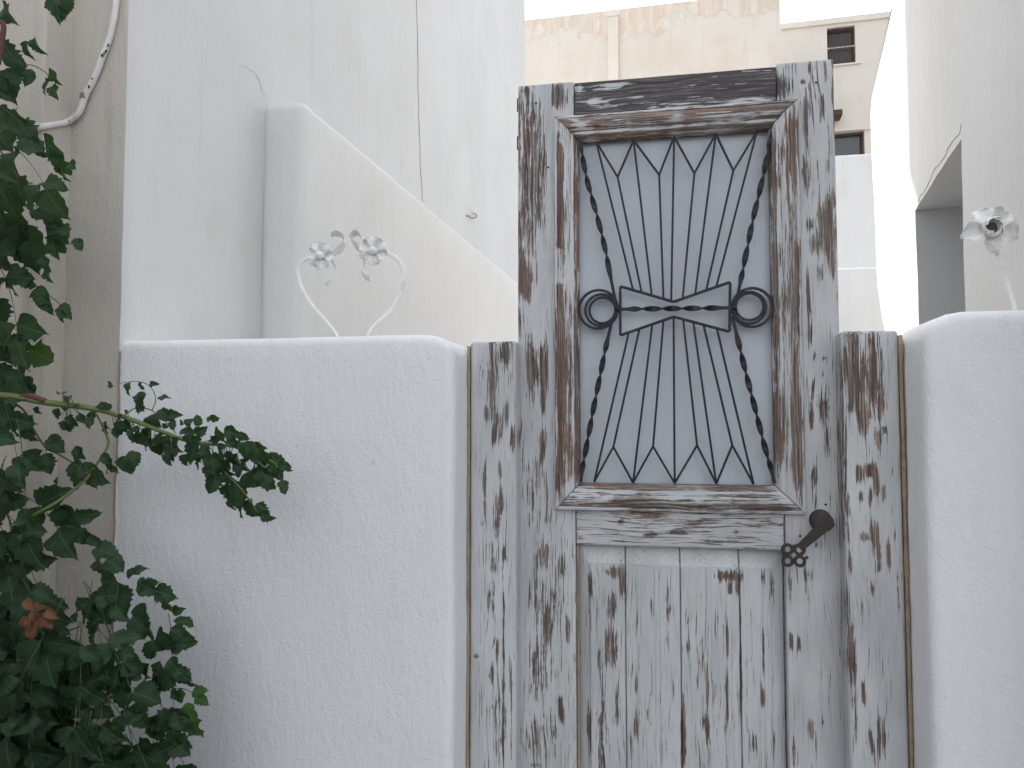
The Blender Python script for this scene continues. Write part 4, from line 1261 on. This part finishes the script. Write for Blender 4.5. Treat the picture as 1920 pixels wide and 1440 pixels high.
def leaflet(pos, d, size, face=None, kind='leaf', width=1.0):
    """pos = stalk end, d = direction the leaflet points, face = where its upper side looks"""
    z = d.normalized()
    f = face or Vector((rg.uniform(-.9, .9), -1, rg.uniform(-.3, 1.3)))
    y = -(f - z * f.dot(z))
    if y.length < 1e-3: y = Vector((0, 1, 0)) - z * z.y
    y.normalize(); x = y.cross(z).normalized()
    M3 = Matrix((x * width, y, z)).transposed()
    M4 = Matrix.Translation(pos) @ (M3 * size).to_4x4()
    leaf_list.append((M4, kind, size / max(0.3, (pos - CAM_G).length)))
def compound(base, d, L, pairs, size, kind='leaf', droop=0.5, face=None):
    d = d.normalized(); pts = []
    for k in range(7):
        s = k / 6
        pts.append(base + d * (L * s) + Vector((0, -0.02 * s * s, -droop * L * s * s)))
    sweep(stalks, pts, circ(0.0009, 5), None, lambda s: 1.2 - 0.6 * s)
    f = face or Vector((rg.uniform(-.35, .35), -1, rg.uniform(0.05, .7))).normalized()
    for k in range(pairs):
        s = 0.28 + 0.62 * k / max(1, pairs - 1) if pairs > 1 else 0.5
        i = min(5, int(s * 6)); p = pts[i].lerp(pts[i + 1], s * 6 - i); tg = (pts[i + 1] - pts[i]).normalized()
        sd_ = tg.cross(f).normalized()
        for sg in (-1, 1):
            dd = sd_ * sg * 0.85 + tg * 0.55 + Vector((rg.uniform(-.2, .2), rg.uniform(-.25, .15), rg.uniform(-.4, .05)))
            ff = f + Vector((rg.uniform(-.5, .5) , 0, rg.uniform(-.4, .4)))
            leaflet(p + sd_ * sg * 0.002, dd, size * rg.uniform(.75, 1.12), ff, kind, rg.uniform(.85, 1.15))
    leaflet(pts[-1], (pts[-1] - pts[-2]) + Vector((0, 0, -.01)), size * rg.uniform(.95, 1.25), f, kind, rg.uniform(.9, 1.1))

def stem(name, px, r0, r1, mat, n=6):
    pts = catmull([G(a, b, y) for a, b, y in px], n)
    m = Mesh(); sweep(m, pts, circ(1.0, 8), None, lambda s: r0 + (r1 - r0) * s)
    build(name, m, mat, vine, True); return pts
# the long bough across the low wall
bough = stem('bough', [(-30, 738, -.52), (36, 745, -.50), (90, 755, -.48), (150, 762, -.46), (200, 772, -.45), (250, 788, -.44), (300, 808, -.43), (350, 826, -.43), (385, 832, -.42), (430, 836, -.41), (480, 848, -.41), (520, 872, -.41)], 0.0085, 0.0022, M_STEM)
stem('twig', [(36, 745, -.50), (55, 742, -.495), (85, 752, -.485)], 0.0068, 0.0066, M_BARK)
stem('twig', [(375, 830, -.42), (400, 862, -.43), (425, 888, -.43), (455, 920, -.43), (480, 955, -.43)], 0.003, 0.0012, M_STEM)
stem('twig', [(440, 838, -.41), (480, 862, -.42), (510, 890, -.42), (535, 905, -.42)], 0.0024, 0.001, M_STEM)
stem('twig', [(175, 768, -.45), (188, 790, -.44), (198, 812, -.43), (203, 830, -.43), (195, 850, -.44), (178, 875, -.45), (165, 895, -.46), (130, 925, -.47), (96, 948, -.49), (60, 968, -.5)], 0.0022, 0.0042, M_STEM)
stem('twig', [(20, 752, -.5), (45, 770, -.49), (60, 800, -.48), (85, 838, -.47), (110, 852, -.46), (140, 870, -.46), (165, 890, -.46)], 0.0028, 0.0018, M_TWIG)
stem('twig', [(230, 782, -.44), (255, 765, -.43), (285, 770, -.43), (310, 790, -.43), (330, 812, -.43)], 0.0016, 0.0012, M_STEM)
stem('twig', [(285, 770, -.43), (292, 748, -.43), (282, 725, -.43), (262, 716, -.43), (240, 716, -.43), (224, 719, -.43)], 0.0013, 0.0007, M_STEM)
stem('twig', [(-10, 40, -.5), (6, 45, -.5), (4, 75, -.5), (-4, 120, -.5)], 0.006, 0.006, M_BARK)
stem('twig', [(-5, 60, -.48), (30, 115, -.47), (60, 122, -.46), (80, 132, -.45), (102, 150, -.45)], 0.0014, 0.0009, M_TWIG)
stem('twig', [(-10, 190, -.48), (15, 210, -.47), (36, 228, -.47), (55, 250, -.46)], 0.0016, 0.0012, M_TWIG)
stem('twig', [(-10, 270, -.48), (14, 300, -.47), (30, 330, -.47), (60, 380, -.46), (90, 405, -.45)], 0.0018, 0.0012, M_TWIG)
stem('twig', [(-10, 495, -.48), (20, 508, -.46), (55, 530, -.45), (90, 552, -.44), (118, 575, -.44)], 0.0014, 0.001, M_TWIG)
stem('twig', [(-5, 600, -.47), (30, 618, -.46), (60, 640, -.45)], 0.001, 0.0008, M_TWIG)
stem('twig', [(-20, 1235, -.52), (40, 1220, -.5), (95, 1195, -.5), (150, 1175, -.5)], 0.0022, 0.0016, M_TWIG)
stem('twig', [(200, 1350, -.5), (250, 1400, -.48), (280, 1450, -.48)], 0.0026, 0.0018, M_BARK)
stem('twig', [(250, 1290, -.46), (320, 1290, -.45), (350, 1293, -.45), (370, 1305, -.45)], 0.0014, 0.0008, M_TWIG)

def px_dir(ang):            # a direction in the picture plane, degrees, 0 = right, 90 = up
    return Vector((math.cos(R(ang)), 0, math.sin(R(ang))))
def pl(px, py, ang, size_px, y=YV, kind='leaf', face=None, width=1.0):
    p = G(px, py, y); k = (p - CAM_G).length / F_PX
    leaflet(p, px_dir(ang) + Vector((0, rg.uniform(-.35, .2), 0)), size_px * k * rg.uniform(.72, .98), face, kind, width * rg.uniform(.8, 1.1))
def pc(px, py, ang, len_px, pairs, size_px, y=YV, kind='leaf', droop=0.4, face=None):
    p = G(px, py, y); k = (p - CAM_G).length / F_PX
    compound(p, px_dir(ang) + Vector((0, rg.uniform(-.3, .1), 0)), len_px * k, pairs, size_px * k, kind, droop, face)

# single leaflets one can pick out
for a in [(100, -8, -70, 50), (122, -12, -85, 46), (112, 0, -100, 40), (52, 78, -100, 42), (66, 70, -80, 40), (8, 10, -60, 60), (-8, 85, -40, 62), (10, 130, -70, 62), (92, 128, -60, 40), (95, 150, -120, 34), (100, 160, -75, 32), (60, 130, -110, 34), (38, 110, -80, 30), (-5, 150, -50, 70), (35, 235, -35, 60), (30, 205, -75, 50), (-5, 200, -60, 60), (45, 262, -30, 55), (60, 255, -60, 60), (85, 265, -35, 52), (100, 285, -60, 55), (112, 300, -85, 45), (130, 305, -40, 28), (20, 290, -90, 60), (-5, 250, -40, 60),
          (60, 395, -20, 60), (85, 408, -25, 52), (95, 415, -60, 50), (112, 425, -35, 42), (140, 447, -60, 28), (100, 450, -75, 40), (110, 440, -95, 48), (30, 330, -60, 70), (10, 340, -80, 80), (40, 420, -70, 70), (10, 400, -70, 80), (-10, 440, -20, 80), (30, 450, -50, 75), (60, 450, -80, 65), (80, 480, -70, 42), (85, 500, -60, 38), (0, 480, -40, 60),
          (20, 515, -40, 40), (40, 520, -30, 44), (62, 545, -30, 58), (80, 555, -60, 42), (110, 575, -40, 34), (118, 580, -100, 30), (25, 520, -110, 36),
          (12, 610, -80, 46), (30, 625, -60, 44), (-5, 560, -70, 60), (0, 640, -60, 60), (22, 640, -90, 50), (35, 690, -60, 60), (50, 705, -70, 44), (-10, 690, -40, 70), (10, 720, -70, 60), (-10, 740, -70, 70),
          (62, 778, -100, 40), (40, 800, -40, 44), (30, 792, -110, 30), (88, 825, -25, 46), (95, 815, -50, 42), (80, 845, -130, 62), (85, 850, -70, 50), (150, 840, -110, 34), (140, 838, -50, 32), (148, 862, -100, 60), (158, 866, -70, 58), (170, 885, -30, 42), (178, 890, -75, 36), (200, 858, -60, 48), (250, 845, -75, 42), (232, 855, -60, 48), (210, 860, -110, 38), (190, 852, -40, 28), (106, 946, 100, 42), (108, 925, 90, 34),
          (110, 950, -30, 48), (120, 945, -70, 75), (140, 960, -20, 60), (125, 970, -100, 60), (150, 990, -60, 44), (170, 1005, -40, 34), (140, 985, -110, 44), (175, 1030, -10, 60), (185, 1045, -60, 60)]:
    pl(*a)
pl(58, 655, -30, 52, -.45, 'new', None, 1.25)
for a in [(212, 722, 175, 22), (245, 716, -100, 34), (262, 716, -60, 24), (280, 722, 10, 24), (295, 748, 15, 26), (270, 735, -110, 40), (262, 742, -70, 40), (300, 768, -40, 36), (318, 775, -10, 28), (290, 775, -80, 34), (210, 765, 150, 26), (235, 785, -60, 30), (175, 772, -110, 20), (200, 790, -90, 24), (195, 800, -60, 20), (222, 795, -80, 26), (118, 752, -60, 26), (70, 762, -90, 24), (110, 765, -100, 26), (255, 770, 20, 26), (320, 790, -60, 26), (72, 748, -30, 22)]:
    pl(a[0], a[1], a[2], a[3], -.43)
# leafy end of the bough
for a in [(345, 795, 150, 22), (350, 800, 60, 26), (372, 800, 100, 30), (390, 792, 40, 26), (395, 785, 0, 30), (405, 800, -60, 44), (420, 806, -20, 36), (430, 815, -60, 42), (445, 815, -20, 34), (460, 828, -70, 52), (480, 840, -60, 50), (470, 832, -20, 40), (500, 855, -20, 46), (515, 868, -80, 46), (520, 872, -10, 30), (535, 878, -20, 18), (355, 815, -100, 44), (370, 825, -110, 52), (385, 832, -80, 46), (335, 820, -110, 36), (340, 805, -30, 36), (320, 815, -100, 40), (305, 812, -130, 34), (285, 805, -150, 40), (275, 812, -110, 40), (290, 820, -60, 44), (310, 825, -80, 42), (262, 822, 190, 30), (300, 800, 150, 30),
          (400, 850, -80, 52), (412, 862, -60, 44), (395, 870, -110, 50), (408, 885, -100, 62), (425, 880, -60, 50), (430, 905, -100, 58), (440, 905, -70, 60), (455, 925, -90, 60), (470, 935, -80, 58), (480, 945, -45, 44), (490, 960, -30, 38), (478, 870, -80, 48), (490, 880, -60, 52), (500, 888, -80, 48), (528, 900, -70, 38), (510, 880, -30, 40), (445, 850, -80, 50), (425, 845, -60, 46), (460, 860, -100, 44), (380, 850, -120, 40), (415, 830, -90, 40), (440, 870, -60, 40), (455, 890, -40, 44)]:
    pl(a[0], a[1], a[2], a[3], -.42 + rg.uniform(-.03, .02), 'leaf', Vector((rg.uniform(-1, 1), -1, rg.uniform(-.3, 1.3))))
# small sprays along the bough and its side twigs
for k in range(64):
    i = rg.randrange(14, len(bough) - 4); q = bough[i]
    sg = rg.choice((-1, -1, 1))
    dv = Vector((rg.uniform(-.3, .9), rg.uniform(-.5, .2), sg * rg.uniform(.4, 1.0)))
    L = rg.uniform(.012, .034)
    sweep(stalks, [q, q + dv.normalized() * L * .5 + Vector((0, 0, -.002)), q + dv.normalized() * L + Vector((0, 0, -.006))], circ(0.0009, 5))
    leaflet(q + dv.normalized() * L + Vector((0, 0, -.006)), dv + Vector((rg.uniform(-.2, .4), 0, -.8)), rg.uniform(.020, .038), Vector((rg.uniform(-1, 1), -1, rg.uniform(-.3, 1.2))))
# masses of compound leaves
def mass(n, x0, x1, y0, y1, depth, size, ang=(-110, -20), pairs=(2, 3), poly=None, kind='leaf'):
    k = 0; tries = 0
    while k < n and tries < n * 30:
        tries += 1
        a, b = rg.uniform(x0, x1), rg.uniform(y0, y1)
        if poly and not inside(a, b, poly): continue
        pc(a, b, rg.uniform(*ang), size * rg.uniform(1.8, 2.5), rg.randint(*pairs), size * rg.uniform(.85, 1.15), depth + rg.uniform(-.06, .05), kind, rg.uniform(.2, .6)); k += 1
def inside(x, y, poly):
    c = False; j = len(poly) - 1
    for i in range(len(poly)):
        xi, yi = poly[i]; xj, yj = poly[j]
        if ((yi > y) != (yj > y)) and (x < (xj - xi) * (y - yi) / (yj - yi) + xi): c = not c
        j = i
    return c
mass(20, -60, 40, 760, 1060, -.50, 48, (-110, -10), (1, 2))
mass(5, -60, 15, 200, 480, -.50, 48, (-100, -20), (1, 2))
mass(4, -60, 0, 480, 760, -.50, 48, (-100, -30), (1, 2))
LOW = [(-60, 1040), (100, 1050), (180, 1020), (225, 1090), (300, 1085), (335, 1120), (320, 1190), (250, 1180), (190, 1190), (175, 1235), (230, 1260), (320, 1255), (330, 1300), (300, 1350), (250, 1400), (240, 1460), (-60, 1460)]
mass(44, -60, 345, 1030, 1460, -.46, 50, (-115, -35), (2, 3), LOW)
mass(40, -60, 260, 1060, 1460, -.52, 54, (-120, -40), (2, 3), LOW)
mass(20, -60, 200, 1230, 1470, -.58, 56, (-110, -60), (2, 3), LOW)
for a in [(200, 1050, -20, 52), (190, 1085, -10, 60), (215, 1100, -60, 60), (240, 1085, 40, 40), (255, 1105, 20, 46), (265, 1095, -20, 56), (290, 1105, -20, 50), (305, 1120, -60, 50), (325, 1145, 10, 34), (330, 1160, -10, 38), (345, 1160, -30, 34), (350, 1185, -60, 34), (300, 1175, -60, 60), (280, 1165, -90, 56), (320, 1180, -30, 44), (290, 1200, -100, 50), (330, 1210, 10, 34), (318, 1235, -40, 52), (300, 1240, -95, 56), (340, 1255, -60, 44), (280, 1245, -120, 44), (325, 1290, -60, 36), (250, 1155, -60, 60), (225, 1130, -80, 60), (270, 1130, -100, 60)]:
    pl(a[0], a[1], a[2], a[3], -.46 + rg.uniform(-.03, .02))
for a in [(360, 1300, 15, 40), (366, 1308, -15, 36), (340, 1290, -100, 34), (350, 1318, -70, 46), (338, 1328, -130, 50), (355, 1340, -110, 50), (358, 1345, -75, 52), (300, 1340, -100, 60), (315, 1350, -70, 50)]:
    pl(a[0], a[1], a[2], a[3], -.45 + rg.uniform(-.02, .02), 'new')
for k in range(14):
    pl(rg.uniform(48, 92), rg.uniform(1122, 1175), rg.uniform(-140, -20), rg.uniform(24, 36), -.66, 'dry')

leaf_list.sort(key=lambda q: -q[2])
Bv = base_of(vine)
rest = []
count = 0
for k, (M4, kind, sz) in enumerate(leaf_list):
    pool = {'leaf': LEAVES, 'new': LEAVESN, 'dry': LEAVESD}[kind]
    me = pool[k % len(pool)]
    if count < 300 or kind in ('dry', 'new'):
        o = bpy.data.objects.new('dry_leaf' if kind == 'dry' else 'leaf', me)
        C.objects.link(o); o.parent = vine
        o.matrix_local = Matrix.Translation(-Bv) @ M4
        if kind == 'dry': o['label'] = 'withered orange leaf'
        count += 1
    else: rest.append((M4, me))
V = []; Fc = []; UV = []
for M4, me in rest:
    o = len(V)
    V += [M4 @ v.co - Bv for v in me.vertices]
    for p in me.polygons:
        Fc.append(tuple(o + i for i in p.vertices))
        UV += [tuple(me.uv_layers[0].data[l].uv) for l in p.loop_indices]
if V:
    me = bpy.data.meshes.new('small_leaves'); me.from_pydata([tuple(v) for v in V], [], Fc)
    lay = me.uv_layers.new(name='UVMap')
    for i, uv in enumerate(UV): lay.data[i].uv = uv
    me.polygons.foreach_set('use_smooth', [True] * len(me.polygons)); me.materials.append(M_LEAF)
    o = bpy.data.objects.new('small_leaves', me); C.objects.link(o); o.parent = vine; o['kind'] = 'stuff'
o = build('leaf_stalks', stalks, simple('dark_green_stalk', (0.05, 0.085, 0.035), 0.6, 0, 0.2, 40), vine, True); o['kind'] = 'stuff'
# the woody stem that carries it all, rooted in the street
pts = catmull([Vector((-1.62, -0.50, 0)), Vector((-1.60, -0.48, .5)), Vector((-1.58, -0.47, 1.0)), G(-30, 738, -.52), G(-40, 400, -.5), G(-14, 40, -.5), G(-10, -200, -.48)], 8)
m = Mesh(); sweep(m, pts, circ(1.0, 8), None, lambda s: 0.016 - 0.009 * s); build('trunk', m, M_BARK, vine, True)
print('SUNGEO', fx, fy, on_line(1735, 300, PR0, DR)[0])
print('LEAVES', len(leaf_list), 'parts', count, 'rest', len(rest))
for o in list(bpy.data.objects):
    if 'base' in o: del o['base']
